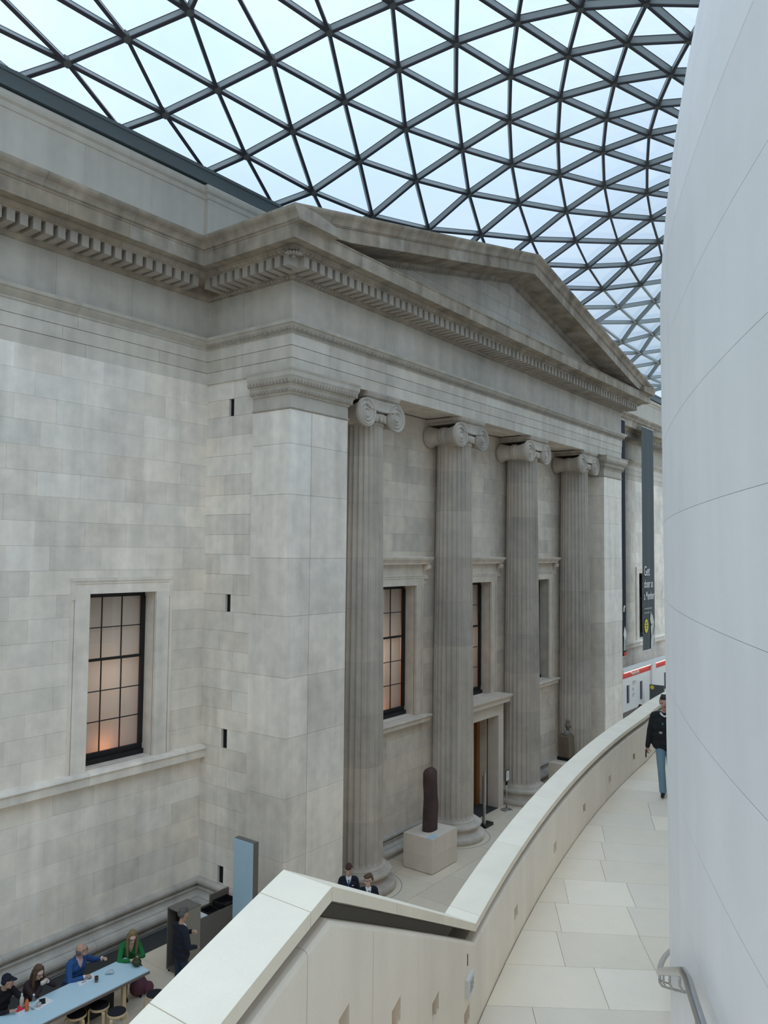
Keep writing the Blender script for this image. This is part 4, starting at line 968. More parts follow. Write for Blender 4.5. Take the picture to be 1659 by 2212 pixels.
b = MB(); b.box(24.10, 24.135, 12.975, 12.979, 1.26, 1.29)
for i in range(6): b.box(24.10, 24.22-.02*(i % 3), 12.975, 12.979, 1.225-.024*i, 1.233-.024*i)
b.build('print', 'grey_print', nb)

# ------------------------------------------------------------------ cafe: light panel, kiosk, counter, table, stools
bp = thing('light_panel', 'tall pale blue upright panel with brown casing beside the grey return wall', 'panel', (11.75, 12.52, 0))
MB().box(11.69, 11.82, 12.235, 12.82, 0, 2.6).build('casing', 'kiosk_laminate', bp); MB().box(11.82, 11.86, 12.26, 12.80, 0, 2.58).build('casing', 'brown_edge', bp)
MB().box(11.665, 11.69, 12.24, 12.815, .05, 2.59).build('face', 'blue_screen', bp)
kk = thing('kiosk', 'brown boxy cabinet with one open dark side beside the standing man', 'cabinet', (10.86, 13.4, 0))
for q in ((10.6, 11.11, 13.18, 13.20, .05, 1.28, 'front_panel', 'kiosk_light'), (10.6, 11.11, 13.60, 13.62, .05, 1.28, 'back_panel', 'kiosk_laminate'), (11.09, 11.11, 13.20, 13.60, .05, 1.28, 'side_panel', 'kiosk_laminate'), (10.6, 11.11, 13.18, 13.62, 1.28, 1.30, 'top', 'kiosk_laminate'), (10.62, 11.09, 13.20, 13.60, .05, .08, 'bottom', 'brown_edge'), (10.80, 10.82, 13.20, 13.60, .08, 1.28, 'inner_panel', 'black_void')):
    MB().box(*q[:6]).build(q[6], q[7], kk)
for x in (10.64, 11.07):
    for y in (13.22, 13.58): b = MB(); b.lathe([(.025, -.012), (.025, .012)], (x, y, .025), 10, axis='x'); b.build('caster', 'black_paint', kk)
ct = thing('counter', 'low brown service counter with open trays on top next to the blue panel', 'counter', (11.7, 13.42, 0))
for q in ((11.13, 12.30, 13.20, 13.22, 0, .98, 'front_panel', 'kiosk_laminate'), (11.13, 12.30, 13.64, 13.66, 0, .98, 'back_panel', 'brown_edge'), (11.13, 11.15, 13.22, 13.64, 0, .98, 'side_panel', 'kiosk_laminate'), (12.28, 12.30, 13.22, 13.64, 0, .98, 'side_panel', 'kiosk_laminate'), (11.15, 12.28, 13.22, 13.64, .80, .83, 'worktop', 'brown_edge'), (11.75, 12.28, 13.62, 13.66, .98, 1.16, 'upstand', 'brown_edge')):
    MB().box(*q[:6]).build(q[6], q[7], ct)
def tray(x0, x1, y0, y1, z, lab):
    m = MB(); m.box(x0, x1, y0, y1, z, z+.01)
    for q in ((x0, x0+.015, y0, y1), (x1-.015, x1, y0, y1), (x0, x1, y0, y0+.015), (x0, x1, y1-.015, y1)): m.box(*q, z, z+.14)
    return tag(m.build('bin_tray', 'black_paint'), lab, 'tray')
tray(11.40, 11.72, 13.26, 13.60, .83, 'black open tray in the middle of the counter'); tray(11.80, 12.20, 13.24, 13.60, .90, 'black open bin at the panel end of the counter')
tag(MB().box(11.17, 11.37, 13.26, 13.55, .83, .97).build('napkin_stack', 'paper'), 'stack of white napkins on the counter beside the cabinet', 'napkins')
TB = thing('table', 'long pale blue communal table with a dark edge below the grey wall', 'table', (8, 13.12, 0))
MB().box(5.2, 9.52, 12.74, 13.50, .725, .745).build('tabletop', 'blue_laminate', TB); MB().box(5.19, 9.53, 12.73, 13.51, .68, .724).build('table_edge', 'brown_edge', TB)
for x in (9.02, 6.3):
    for y in (12.83, 13.36): MB().box(x, x+.07, y, y+.07, 0, .68).build('leg', 'birch', TB)
MB().box(8.35, 9.0, 13.08, 13.12, .15, .68).build('modesty_panel', 'black_paint', TB)
def stool(x, y, rz, label):
    t = thing('stool', label, 'stool', (0, 0, 0), 'round cafe stools')
    b = MB(); b.lathe([(.168, .395), (.172, .40), (.172, .432), (.168, .436)], (0, 0, 0), 28); b.build('seat', 'birch', t)
    b = MB(); b.lathe([(.160, .436), (.164, .438), (.160, .444), (.0, .445)], (0, 0, 0), 28, caps=False); b.build('seat_pad', 'black_cloth', t)
    for k in range(3):
        a = 2*PI*k/3+.4; c, s = math.cos(a), math.sin(a); b = MB()
        for (r0, z0), (r1, z1) in (((.172, 0), (.172, .36)), ((.172, .36), (.155, .39)), ((.155, .39), (.08, .395))):
            tx, ty = -s*.025, c*.025; q = []
            for r, z in ((r0, z0), (r1, z1)):
                for e in (0, .024):
                    dr, dz = (e, 0) if z0 < .3 else (0, -e) if z1 > .392 and r1 < .1 else (e*.7, -e*.7) if False else (e, 0)
                    for sg_ in (-1, 1): q.append(((r+dr)*c+sg_*tx, (r+dr)*s+sg_*ty, z+dz))
            b.add(q, [(0, 1, 3, 2), (4, 6, 7, 5), (0, 4, 5, 1), (2, 3, 7, 6), (0, 2, 6, 4), (1, 5, 7, 3)])
        b.build('leg', 'birch', t)
    t.location = (x, y, 0); t.rotation_euler.z = rz; return t
s0 = stool(9.45, 12.45, .3, 'black-topped birch stool at the table end, partly behind the white coping')
for x, y, r, lab in ((8.68, 12.52, 1.1, 'black-topped birch stool fully in view in front of the table'), (8.60, 12.93, 2.0, 'birch stool half pushed under the middle of the table'), (8.20, 13.02, .2, 'birch stool pushed under the table, leftmost in the photo'),
                     (9.70, 13.70, 0, 'stool the woman in the green cardigan sits on'), (8.60, 13.82, 0, 'stool the balding man in blue sits on'), (7.76, 13.84, 0, 'stool the long-haired woman in dark brown sits on'), (7.22, 13.90, 0, 'stool the person in the dark cap sits on')):
    c = copy_tree(s0); c.location = (x, y, 0); c.rotation_euler.z = r; c['label'] = lab
# things on the table
def cyl(name, prof, x, y, z, mat, parent=None, seg=20):
    b = MB(); b.sm = True; b.lathe([(r, z+h) for r, h in prof], (x, y, 0), seg); return b.build(name, mat, parent)
T0 = .745
def bottle(x, y, h, r, mat, capm, lab):
    t = thing('bottle', lab, 'bottle', (x, y, T0))
    cyl('body', [(r*.9, 0), (r, .01), (r, h*.62), (r*.8, h*.74), (r*.42, h*.84), (r*.40, h*.9)], x, y, T0, mat, t); cyl('cap', [(r*.46, h*.9), (r*.46, h*.99), (r*.4, h)], x, y, T0, capm, t); return t
bottle(7.40, 13.44, .24, .035, 'pale_bottle', 'white_paint', 'pale bottle with a white cap nearest the person in the cap')
bottle(7.41, 13.29, .23, .033, 'orange_drink', 'navy_cloth', 'orange bottle with a dark blue cap standing between two other bottles')
bottle(7.51, 13.25, .25, .036, 'bottle_glass', 'white_paint', 'clear water bottle beside the orange bottle')
b = MB(); x, y = 7.30, 13.33
b.mat('red_plastic').prism([(x-.06, y-.05, T0+.05), (x+.07, y-.05, T0+.05), (x, y+.0, T0+.12)], (0, .04, 0)); b.mat('paper').box(x-.06, x+.07, y-.06, y+.05, T0, T0+.05)
tag(b.build('sandwich_box'), 'red and white triangular sandwich packet on the table left of the bottles', 'food')
tag(MB().prism([(7.52, 13.14, T0+.001), (7.86, 13.20, T0+.001), (7.82, 13.46, T0+.001), (7.50, 13.40, T0+.001)], (0, 0, .006)).build('napkin', 'paper'), 'white paper spread on the table under the dark phone', 'napkin')
tag(MB().prism([(7.63, 13.27, T0+.008), (7.72, 13.23, T0+.008), (7.80, 13.38, T0+.008), (7.71, 13.42, T0+.008)], (0, 0, .010)).build('phone', 'black_paint'), 'black phone lying on white paper on the table', 'phone')
t = thing('snack_pot', 'small pink pot of food beside the clear bottle', 'pot', (7.60, 13.24, T0+.007)); cyl('pot', [(.03, 0), (.042, .05)], 7.60, 13.24, T0+.008, 'pink_cloth', t); cyl('rim', [(.044, .05), (.044, .056)], 7.60, 13.24, T0+.008, 'clear_plastic', t)
t = thing('paper_cup', 'brown and black takeaway cup on the blue table', 'cup', (8.67, 13.16, T0)); cyl('cup', [(.028, 0), (.038, .10), (.036, .10), (.03, .09)], 8.67, 13.16, T0, 'cup_brown', t); cyl('print_band', [(.0335, .05), (.0375, .09)], 8.67, 13.16, T0, 'black_paint', t)
mp_ = MB().prism([(8.40, 13.26, T0), (8.74, 13.30, T0), (8.78, 13.48, T0), (8.46, 13.46, T0)], (0, 0, .004)).build('floor_plan_sheet', 'paper'); tag(mp_, 'white printed sheet in front of the man in blue', 'paper')
b = MB()
for x, y, w2, h2 in ((8.48, 13.31, .09, .04), (8.52, 13.38, .05, .05), (8.62, 13.33, .08, .06), (8.64, 13.42, .06, .03)): b.box(x, x+w2, y, y+h2, T0+.004, T0+.005)
b.build('print', 'grey_print', mp_)
b = MB(); b.sm = True
for dx, dy, rr in ((0, 0, .05), (.05, .02, .045), (.03, -.04, .04), (-.04, .02, .035)): b.ell((8.98+dx, 13.22+dy, T0+rr*.6), (rr, rr, rr*.65), 7, 5)
tag(b.build('crumpled_bag', 'clear_plastic'), 'crumpled clear bag with white tissue on the table right of the cup', 'wrapper')
b = MB(); b.sm = True; b.ell((9.46, 13.05, T0+.075), (.085, .10, .075), 12, 8); b.ell((9.45, 13.05, T0+.13), (.04, .075, .035), 10, 6); b.tube([(9.45, 13.12, T0+.14), (9.47, 13.10, T0+.21), (9.48, 13.02, T0+.21), (9.47, 12.98, T0+.14)], .008, 6)
tag(b.build('handbag', 'olive_leather'), 'dark olive bag on the table corner in front of the woman in green', 'bag')
b = MB(); b.sm = True; b.ell((9.72, 13.32, .17), (.19, .14, .17), 12, 8); b.ell((9.86, 13.22, .12), (.12, .10, .12), 10, 7); b.tube([(9.60, 13.3, .28), (9.67, 13.32, .40), (9.79, 13.3, .40), (9.83, 13.28, .28)], .012, 6)
tag(b.build('shoulder_bag', 'patterned_cloth'), 'dark red patterned bag on the floor under the table end', 'bag')

# ------------------------------------------------------------------ banners
def text(body, size, x, y, z, mat, name, parent, sx=1.0):
    cu = bpy.data.curves.new('text', 'FONT'); cu.body = body; cu.size = size; cu.space_line = 1.0; cu.extrude = .004; cu.offset = .006*size
    o = bpy.data.objects.new('text', cu); COL.objects.link(o); bpy.context.view_layer.update()
    me = bpy.data.meshes.new_from_object(o.evaluated_get(bpy.context.evaluated_depsgraph_get())); bpy.data.objects.remove(o)
    me.materials.clear(); me.materials.append(MATS[mat])
    n = bpy.data.objects.new(name, me); COL.objects.link(n); n.parent = parent; n.rotation_euler = (PI/2, 0, 0); n.scale = (sx, 1, 1); n.location = Vector((x, y, z))-parent_off(parent); return n
def banner(x0, x1, y, z0, z1, mat, label):
    t = thing('banner', label, 'banner', ((x0+x1)/2, y, z0)); n = 8; m = MB(); vs = []
    for k in (0, .012):
        for i in range(n+1): x = x0+(x1-x0)*i/n; d = .018*math.sin(i*1.5); vs += [(x, y+d+k, z0), (x, y+d*.4+k, z1)]
    fs = []; o = 2*(n+1)
    for i in range(n): a = 2*i; fs += [(a, a+2, a+3, a+1), (o+a, o+a+1, o+a+3, o+a+2), (a, o+a, o+a+2, a+2), (a+1, a+3, o+a+3, o+a+1)]
    fs += [(0, 1, o+1, o), (2*n, o+2*n, o+2*n+1, 2*n+1)]
    m.add(vs, fs).build('cloth', mat, t)
    for z in (z1, z0):
        b = MB(); b.lathe([(.02, x0-.02), (.02, x1+.02)], (0, y, z), 8, axis='x'); b.build('pole', 'white_paint' if z == z0 or True else 'steel', t)
    for x in (x0+.15, x1-.15): MB().box(x-.02, x+.02, y+.02, 14.50, z1-.02, z1+.02).build('wall_arm', 'steel', t)
    return t
BY = 14.2
bn = banner(41.36, 43.22, BY, 3.66, 15.6, 'banner_grey', 'tall dark grey banner with white lettering and a marble figure, hanging before the far wall')
yy = BY-.035
text('Get', .74, 41.46, yy, 7.62, 'white_print', 'lettering', bn, .8); text('closer as', .62, 41.46, yy, 6.98, 'white_print', 'lettering', bn, .64); text('a Member', .62, 41.46, yy, 6.34, 'white_print', 'lettering', bn, .62)
b = MB()
for z, w2 in ((5.82, 1.2), (5.60, .8)):
    x = 41.5
    while x < 41.5+w2: l = random.uniform(.10, .24); b.box(x, x+l, yy, yy+.005, z, z+.085); x += l+.05
b.build('small_print', 'grey_print', bn)
b = MB()
b.add([(41.78+.30*math.cos(2*PI*i/28), yy, 4.95+.36*math.sin(2*PI*i/28)+.0) for i in range(28)], [list(range(28))[::-1]]); c = b.build('round_spot', 'yellow_print', bn)
b = MB()
for z, w2 in ((5.08, .22), (4.94, .30), (4.80, .18)): b.box(41.78-w2/2, 41.78+w2/2, yy-.006, yy-.002, z, z+.07)
b.build('small_print', 'banner_grey', c)
def flat(name, pts, mat, parent, y): return MB().prism([(x, y, z) for x, z in pts], (0, .004, 0)).build(name, mat, parent)
fx = 42.35
flat('printed_figure', [(fx+.15, 3.66), (fx+.14, 4.0), (fx+.22, 4.35), (fx+.16, 4.62), (fx+.13, 4.86), (fx+.20, 4.95), (fx+.10, 5.10), (fx+.02, 5.28), (fx+.10, 5.5), (fx+.16, 5.72), (fx+.25, 5.56), (fx+.45, 5.45), (fx+.56, 5.25), (fx+.66, 5.08), (fx+.60, 4.85), (fx+.70, 4.80), (fx+.72, 4.45), (fx+.85, 4.2), (fx+.84, 3.9), (fx+.87, 3.70)], 'cream_print', bn, yy)
flat('printed_shade', [(fx+.40, 4.35), (fx+.50, 4.78), (fx+.62, 4.85), (fx+.55, 4.45)], 'banner_grey', bn, yy-.006); flat('printed_shade', [(fx+.12, 4.98), (fx+.30, 5.05), (fx+.46, 4.97), (fx+.3, 4.90)], 'grey_print', bn, yy-.006); flat('printed_shade', [(fx+.5, 3.75), (fx+.62, 4.2), (fx+.74, 4.3), (fx+.7, 3.8)], 'grey_print', bn, yy-.006)
bv = banner(36.9, 38.86, BY, 3.66, 15.55, 'banner_navy', 'dark navy banner with small coloured prints, mostly hidden by the far pilaster')
flat('printed_shape', [(38.45, 3.95), (38.5, 4.6), (38.42, 4.75), (38.5, 5.0), (38.62, 5.15), (38.72, 4.95), (38.8, 4.85), (38.78, 4.6), (38.72, 4.55), (38.74, 3.95), (38.66, 3.95), (38.64, 4.5), (38.58, 4.5), (38.56, 3.95)], 'white_print', bv, yy)
flat('printed_shape', [(38.84+.16*math.cos(.4*i)*.9, 5.6+.26*math.sin(.4*i)) for i in range(4, 12)], 'teal_print', bv, yy)
flat('printed_shape', [(38.4, 5.9), (38.55, 5.85), (38.6, 6.05), (38.72, 6.15), (38.55, 6.2), (38.45, 6.15)], 'cream_print', bv, yy)
flat('printed_shape', [(38.45, 3.68), (38.80, 3.68), (38.80, 3.88), (38.45, 3.88)], 'red_print', bv, yy)

# ------------------------------------------------------------------ membership desk beyond the portico
sh = thing('display_unit', 'white display unit with a red header and dark windows below the banners', 'display', (40, 14.3, 0))
sx0 = 37.84
MB().box(sx0, 49, 14.05, 14.3, 0, .98).build('dark_base', 'brown_edge', sh)
MB().box(sx0, 42.0, 14.04, 14.2, .98, 2.62).build('front_board', 'white_paint', sh); MB().box(42.62, 49, 14.04, 14.2, .98, 2.62).build('front_board', 'white_paint', sh)
MB().box(sx0-.05, 49, 13.95, 14.3, 2.93, 3.06).build('top_ledge', 'white_paint', sh); MB().box(42.0, 42.62, 13.95, 14.3, 0, 2.93).build('pier', 'white_paint', sh)
for a, b_ in ((sx0, 42.0), (42.62, 49)):
    h = MB().box(a, b_, 14.035, 14.2, 2.62, 2.92).build('red_header', 'red_print', sh)
    if a < 40: text('Membership', .26, 39.0, 14.03, 2.69, 'cream_print', 'lettering', h, .95)
    MB().box(a+.1, b_-.2, 13.96, 13.99, 2.915, 2.93).build('strip_lamp', 'lamp_strip', sh)
for xa, za, zb in ((38.40, 1.35, 2.28), (40.3, 1.28, 2.26), (44.2, 1.3, 2.25)):
    f = MB().box(xa, xa+.42, 14.02, 14.045, za, zb).build('window_frame', 'white_paint', sh)
    MB().box(xa+.03, xa+.39, 14.012, 14.02, za+.03, zb-.03).build('dark_pane', 'purple_cloth', f); MB().box(xa+.22, xa+.38, 14.008, 14.012, za+.03, zb-.03).build('pale_stripe', 'grey_print', f)
b = MB()
for i, z in enumerate((2.34, 2.28, 2.2, 2.0, 1.95, 1.9, 1.72, 1.66, 1.6)): b.box(39.25, 39.25+(.5, .55, .4, .2, .22, .2, .35, .25, .18)[i], 14.03, 14.04, z, z+.022)
b.build('small_print', 'grey_print', sh)
bd = thing('info_board', 'dark grey board with a yellow round mark standing before the white display', 'board', (41.15, 13.45, 0))
MB().box(41.12, 41.20, 13.10, 13.80, .0, 2.0).build('panel', 'banner_grey', bd); MB().box(41.13, 41.21, 13.06, 13.10, 0, 2.0).build('edge', 'brown_edge', bd); MB().box(41.12, 41.20, 13.80, 13.815, 0, 2.0).build('edge', 'white_paint', bd)
b = MB(); b.add([(41.115, 13.66+.10*math.cos(2*PI*i/24), 1.86+.10*math.sin(2*PI*i/24)) for i in range(24)], [list(range(24))[::-1]]); c = b.build('round_mark', 'yellow_print', bd)

# ------------------------------------------------------------------ people
def cap_mesh(mb, p0, p1, r0, r1):
    p0, p1 = Vector(p0), Vector(p1); d = p1-p0; L = d.length; d = d/L if L > 1e-6 else Vector((0, 0, 1)); L = max(L, 1e-6)
    a = d.cross(Vector((0, 0, 1)));  a = d.cross(Vector((1, 0, 0))) if a.length < .1 else a; a.normalize(); b = d.cross(a); S_ = 12; rows = []
    for k in range(1, 4): t = PI/2*k/3.5; rows.append((-r0*math.cos(t), r0*math.sin(t)))
    rows = [(-r0*.97, r0*.24), (-r0*.7, r0*.71), (0, r0), (L, r1), (L+r1*.7, r1*.71), (L+r1*.97, r1*.24)]
    vs = []
    for h, r in rows:
        for i in range(S_): q = 2*PI*i/S_; vs.append(p0+d*h+(a*math.cos(q)+b*math.sin(q))*r)
    fs = []
    for j in range(len(rows)-1):
        for i in range(S_): u, v = j*S_+i, j*S_+(i+1) % S_; fs.append((u, v, v+S_, u+S_))
    fs += [list(range(S_))[::-1], [(len(rows)-1)*S_+i for i in range(S_)]]
    mb.add(vs, fs)
def fuse(name, caps, parent, voxel=.010, smooth=3):
    """one continuous skin over tapered limbs; every face takes the colour of the limb it lies on"""
    mb = MB()
    for p0, p1, r0, r1, m in caps: cap_mesh(mb, p0, p1, r0, r1)
    me = bpy.data.meshes.new(name); me.from_pydata(mb.v, [], mb.f); o = bpy.data.objects.new(name, me); COL.objects.link(o)
    r = o.modifiers.new('r', 'REMESH'); r.mode = 'VOXEL'; r.voxel_size = voxel; s = o.modifiers.new('s', 'SMOOTH'); s.factor = .5; s.iterations = smooth
    bpy.context.view_layer.update()
    nm = bpy.data.meshes.new_from_object(o.evaluated_get(bpy.context.evaluated_depsgraph_get())); bpy.data.objects.remove(o); bpy.data.meshes.remove(me)
    mats = []; [mats.append(c[4]) for c in caps if c[4] not in mats]
    nm.materials.clear()
    for m in mats: nm.materials.append(MATS[m])
    nf = len(nm.polygons); cen = np.zeros(nf*3); nm.polygons.foreach_get('center', cen); cen = cen.reshape(-1, 3)
    best = np.full(nf, 1e9); idx = np.zeros(nf, int)
    for p0, p1, r0, r1, m in caps:
        a, d = np.array(p0, float), np.array(p1, float)-np.array(p0, float); L2 = max(d@d, 1e-9); t = np.clip(((cen-a)@d)/L2, 0, 1)
        dist = np.linalg.norm(cen-a-t[:, None]*d, axis=1)-(r0+(r1-r0)*t)
        k = dist < best; best[k] = dist[k]; idx[k] = mats.index(m)
    nm.polygons.foreach_set('material_index', idx.astype(np.int32)); nm.polygons.foreach_set('use_smooth', np.ones(nf, bool)); nm.update(); nm.name = name
    o = bpy.data.objects.new(name, nm); COL.objects.link(o); o.parent = parent; return o
def ik(a, c, l1, l2, pole):
    a, c, pole = Vector(a), Vector(c), Vector(pole); d = c-a; L = min(d.length, (l1+l2)*.995); d.normalize(); x = (l1*l1-l2*l2+L*L)/(2*L); h = math.sqrt(max(0, l1*l1-x*x))
    p = pole-d*pole.dot(d); p.normalize(); return a+d*x+p*h, a+d*L
def person(label, loc, heading, H=1.72, pose='stand', seat=.445, lean=0, turn=0, nod=0, hands=None, top='navy_cloth', low='denim', shoe='black_cloth', skin='skin', hair='hair_dark', style='short',
           collar=None, cuff=None, bulk=1.0, feet=None, extra=None, grip=(0, 0), step=0, woman=False, legs=True, jacket=False):
    """local frame: forward +Y, the person's right hand at +X"""
    s = H/1.75; t = thing('person', label, 'person', loc); t.rotation_euler.z = heading; C = []
    A = lambda p0, p1, r0, r1, m: C.append((tuple(p0), tuple(p1), r0*s, r1*s, m))
    V3 = lambda x, y, z: Vector((x*s, y*s, z*s))
    hz = .93 if pose == 'stand' else seat/s+.105
    hip = V3(0, 0, hz); ln = math.radians(lean); up_ = Vector((0, math.sin(ln), math.cos(ln))); fw = Vector((0, math.cos(ln), -math.sin(ln)))
    P = lambda x, f, u: hip+Vector((1, 0, 0))*x*s+fw*f*s+up_*u*s
    sw = .165 if woman else .185; B = bulk
    # trunk
    A(P(-.085, 0, 0), P(.085, 0, 0), .125*B, .125*B, top if jacket else low); A(P(-.07, .0, .10), P(.07, 0, .10), .115*B, .115*B, top); A(P(-.08, .005, .22), P(.08, .005, .22), .115*B, .115*B, top); A(P(-.095, .0, .35), P(.095, 0, .35), .115*B, .115*B, top)
    A(P(-sw+.03, -.015, .465), P(sw-.03, -.015, .465), .078*B, .078*B, top); A(P(0, -.02, .50), P(0, -.005, .53), .085, .06, top)
    wl2 = 1.18 if jacket else 1.0
    if jacket: A(P(-.10, .0, -.02), P(.10, 0, -.02), .132*B, .132*B, top); A(P(-.10, .0, .12), P(.10, 0, .12), .125*B, .125*B, top); A(P(-.10, .01, .26), P(.10, .01, .26), .125*B, .125*B, top)
    if woman: A(P(-.075, .085, .335), P(-.075, .10, .33), .07, .06, top); A(P(.075, .085, .335), P(.075, .10, .33), .07, .06, top)
    nk = P(0, -.005, .53); hd = P(0, .035, .70)
    A(nk, P(0, .02, .63), .058, .052, skin)
    if collar: A(P(-.028, .065, .50), P(.0, .098*B, .40), .032, .018, collar); A(P(.028, .065, .50), P(.0, .098*B, .40), .032, .018, collar); A(P(-.045, .03, .535), P(.045, .03, .535), .026, .026, collar)
    # head, turned and nodded
    Rh = Matrix.Rotation(turn, 3, 'Z') @ Matrix.Rotation(nod, 3, 'X')
    Hh = lambda x, y, z: hd+Rh @ V3(x, y, z)
    A(Hh(0, -.012, .045), Hh(0, -.012, .05), .090, .090, skin); A(Hh(0, .035, .03), Hh(0, .04, .0), .068, .066, skin); A(Hh(0, .035, -.055), Hh(0, .055, -.085), .054, .036, skin); A(Hh(-.03, .02, -.06), Hh(.03, .02, -.06), .035, .035, skin)
    A(Hh(0, .10, .012), Hh(0, .122, -.022), .012, .017, skin)
    for q in (-1, 1):
        A(Hh(q*.031, .092, .018), Hh(q*.036, .091, .018), .0095, .0095, 'eye_dark'); A(Hh(q*.079, -.01, .02), Hh(q*.082, -.016, -.02), .019, .013, skin)
    A(Hh(-.02, .100, -.055), Hh(.02, .100, -.055), .0095, .0095, 'lip')
    # arms
    ul, fl_ = .30*s, .265*s
    for q, hk in ((1, 0), (-1, 1)):
        sh_ = P(q*sw, -.015, .455); tgt, pole = (hands[hk] if hands and hands[hk] else (P(q*.30, .06, -.10), Vector((q*.6, -1, 0))))
        tgt = Vector(tgt) if not isinstance(tgt, Vector) else tgt; el, wr_ = ik(sh_, tgt, ul, fl_, pole)
        A(sh_, el, .062*B*wl2, .05*B*wl2, top); A(el, wr_, .048*B*wl2, .036*wl2, top)
        d = (wr_-el).normalized()
        if cuff: A(wr_-d*.01*s, wr_+d*.01*s, .036, .036, cuff)
        # hand: palm, four unequal fingers, thumb from the side of the palm
        g = grip[hk]; side = d.cross(Vector((0, 0, 1))); side = Vector((1, 0, 0)) if side.length < .2 else side.normalized(); nrm = side.cross(d).normalized()*(-1)
        pm = wr_+d*.05*s; A(wr_+d*.015*s, wr_+d*.025*s, .027, .028, skin)
        for k, fl2 in enumerate((.068, .078, .073, .058)):
            o_ = side*(k-1.5)*.0195*s; b0 = wr_+d*.03*s+o_*.7; b1 = wr_+d*.085*s+o_; k1 = b1+(d*math.cos(g*.9)+nrm*math.sin(g*.9))*fl2*.52*s; k2 = k1+(d*math.cos(g*1.9)+nrm*math.sin(g*1.9))*fl2*.48*s
            A(b0, b1, .0125, .011, skin); A(b1, k1, .0098, .0092, skin); A(k1, k2, .009, .008, skin)
        th = wr_+d*.035*s-side*q*.028*s; A(th, th+(d*.55-side*q*.75+nrm*.35).normalized()*.045*s, .013, .0105, skin); A(th+(d*.55-side*q*.75+nrm*.35).normalized()*.045*s, th+(d*.8-side*q*.65+nrm*.6).normalized()*.075*s, .0102, .0085, skin)
    # legs
    for q in (1, -1):
        hp = P(q*.085, 0, -.01)
        if pose == 'stand':
            f = V3(q*.09, step*q, .075) if not feet else Vector(feet[0 if q > 0 else 1]); kn, an = ik(hp, f, .43*s, .42*s, (q*.08, 1, 0))
        else:
            kn = hp+V3(q*.06, .42, .015); an = Vector((kn.x, kn.y-.04*s, .075*s)) if not feet else Vector(feet[0 if q > 0 else 1])
        A(hp, kn, .092*B, .060*wl2, low); A(kn, an, .058*wl2, .045*wl2*wl2, low)
        ft = Vector((0, 1, 0)); A(an+V3(0, -.03, -.035), an+ft*.15*s+V3(0, 0, -.048), .040, .028, shoe)
    body = fuse('body', C, t)
    # hair
    hb = []; Hc = lambda p0, p1, r0, r1: hb.append((tuple(Hh(*p0)), tuple(Hh(*p1)), r0*s, r1*s, hair))
    if style in ('short', 'fringe'):
        Hc((0, -.022, .072), (0, -.03, .075), .091, .091); Hc((-.04, -.055, .03), (.04, -.055, .03), .062, .062); Hc((-.075, -.03, .05), (-.078, -.02, .03), .024, .02); Hc((.075, -.03, .05), (.078, -.02, .03), .024, .02)
        Hc((-.035, .062, .112), (.035, .062, .112), .034, .034)
        if style == 'fringe': Hc((-.055, .078, .095), (.03, .092, .075), .026, .022); Hc((.055, .078, .095), (.02, .090, .085), .026, .022)
        else: Hc((-.02, .05, .145), (.04, .04, .15), .022, .026)
    elif style == 'bald': Hc((-.055, -.06, .0), (.055, -.06, .0), .052, .052); Hc((-.078, -.03, .015), (-.08, -.01, .02), .022, .018); Hc((.078, -.03, .015), (.08, -.01, .02), .022, .018)
    elif style == 'long':
        Hc((0, -.022, .072), (0, -.03, .072), .093, .093); Hc((-.04, -.06, .02), (.04, -.06, .02), .066, .066)
        for q in (-1, 1): Hc((q*.04, .03, .125), (q*.085, .02, .03), .03, .026); Hc((q*.088, .01, .02), (q*.098, .03, -.16), .030, .034); Hc((q*.098, .03, -.16), (q*.085, .085, -.40), .036, .022)
        Hc((-.05, -.08, -.05), (-.05, -.10, -.28), .05, .04); Hc((.05, -.08, -.05), (.05, -.10, -.28), .05, .04)
    if hb: fuse('hair', hb, t, .010, 2)
    W = lambda v: v      # parts are in the person's own frame
    if style == 'cap':
        c2 = []; c2.append((tuple(Hh(0, -.015, .07)), tuple(Hh(0, -.02, .075)), .097*s, .095*s, 'navy_cloth')); c2.append((tuple(Hh(-.05, -.05, .03)), tuple(Hh(.05, -.05, .03)), .06*s, .06*s, 'navy_cloth'))
        for k in range(-3, 4): c2.append((tuple(Hh(k*.02, .06, .075)), tuple(Hh(k*.017, .165-.004*k*k, .055)), .012*s, .010*s, 'navy_cloth'))
        fuse('cap', c2, t, .008, 2)
    for ex in (extra or []): ex(t, P, Hh, s)
    return t
def put(mb, name, mat, parent):
    """a small piece given in the person's own frame"""
    me = bpy.data.meshes.new(name); me.from_pydata([tuple(v) for v in mb.v], [], mb.f); me.materials.append(MATS[mat]); me.polygons.foreach_set('use_smooth', [True]*len(mb.f)); o = bpy.data.objects.new(name, me); COL.objects.link(o); o.parent = parent; return o
def glasses(t, P, Hh, s):
    m = MB()
    for q in (-1, 1): m.tube([Hh(q*.034+.024*math.cos(2*PI*i/14), .108, .016+.019*math.sin(2*PI*i/14)) for i in range(14)], .0024, 6, True); m.tube([Hh(q*.058, .105, .02), Hh(q*.085, -.01, .025)], .003, 6)
    m.tube([Hh(-.012, .112, .02), Hh(.012, .112, .02)], .003, 6); put(m, 'glasses', 'black_paint', t)
def tie(t, P, Hh, s):
    m = MB(); m.ell(P(0, .10, .475), (.018, .014, .02), 6, 5); m.tube([P(0, .105, .46), P(0, .125, .36), P(0, .128, .25)], [.012, .02, .024], 6); put(m, 'tie', 'blue_fleece', t)
    m = MB(); m.ell(P(-.10, .118, .36), (.025, .006, .012), 6, 4); put(m, 'pocket_badge', 'white_cloth', t)
rot = lambda deg: math.radians(deg)
def toward(loc, tgt): return math.atan2(tgt[1]-loc[1], tgt[0]-loc[0])-PI/2
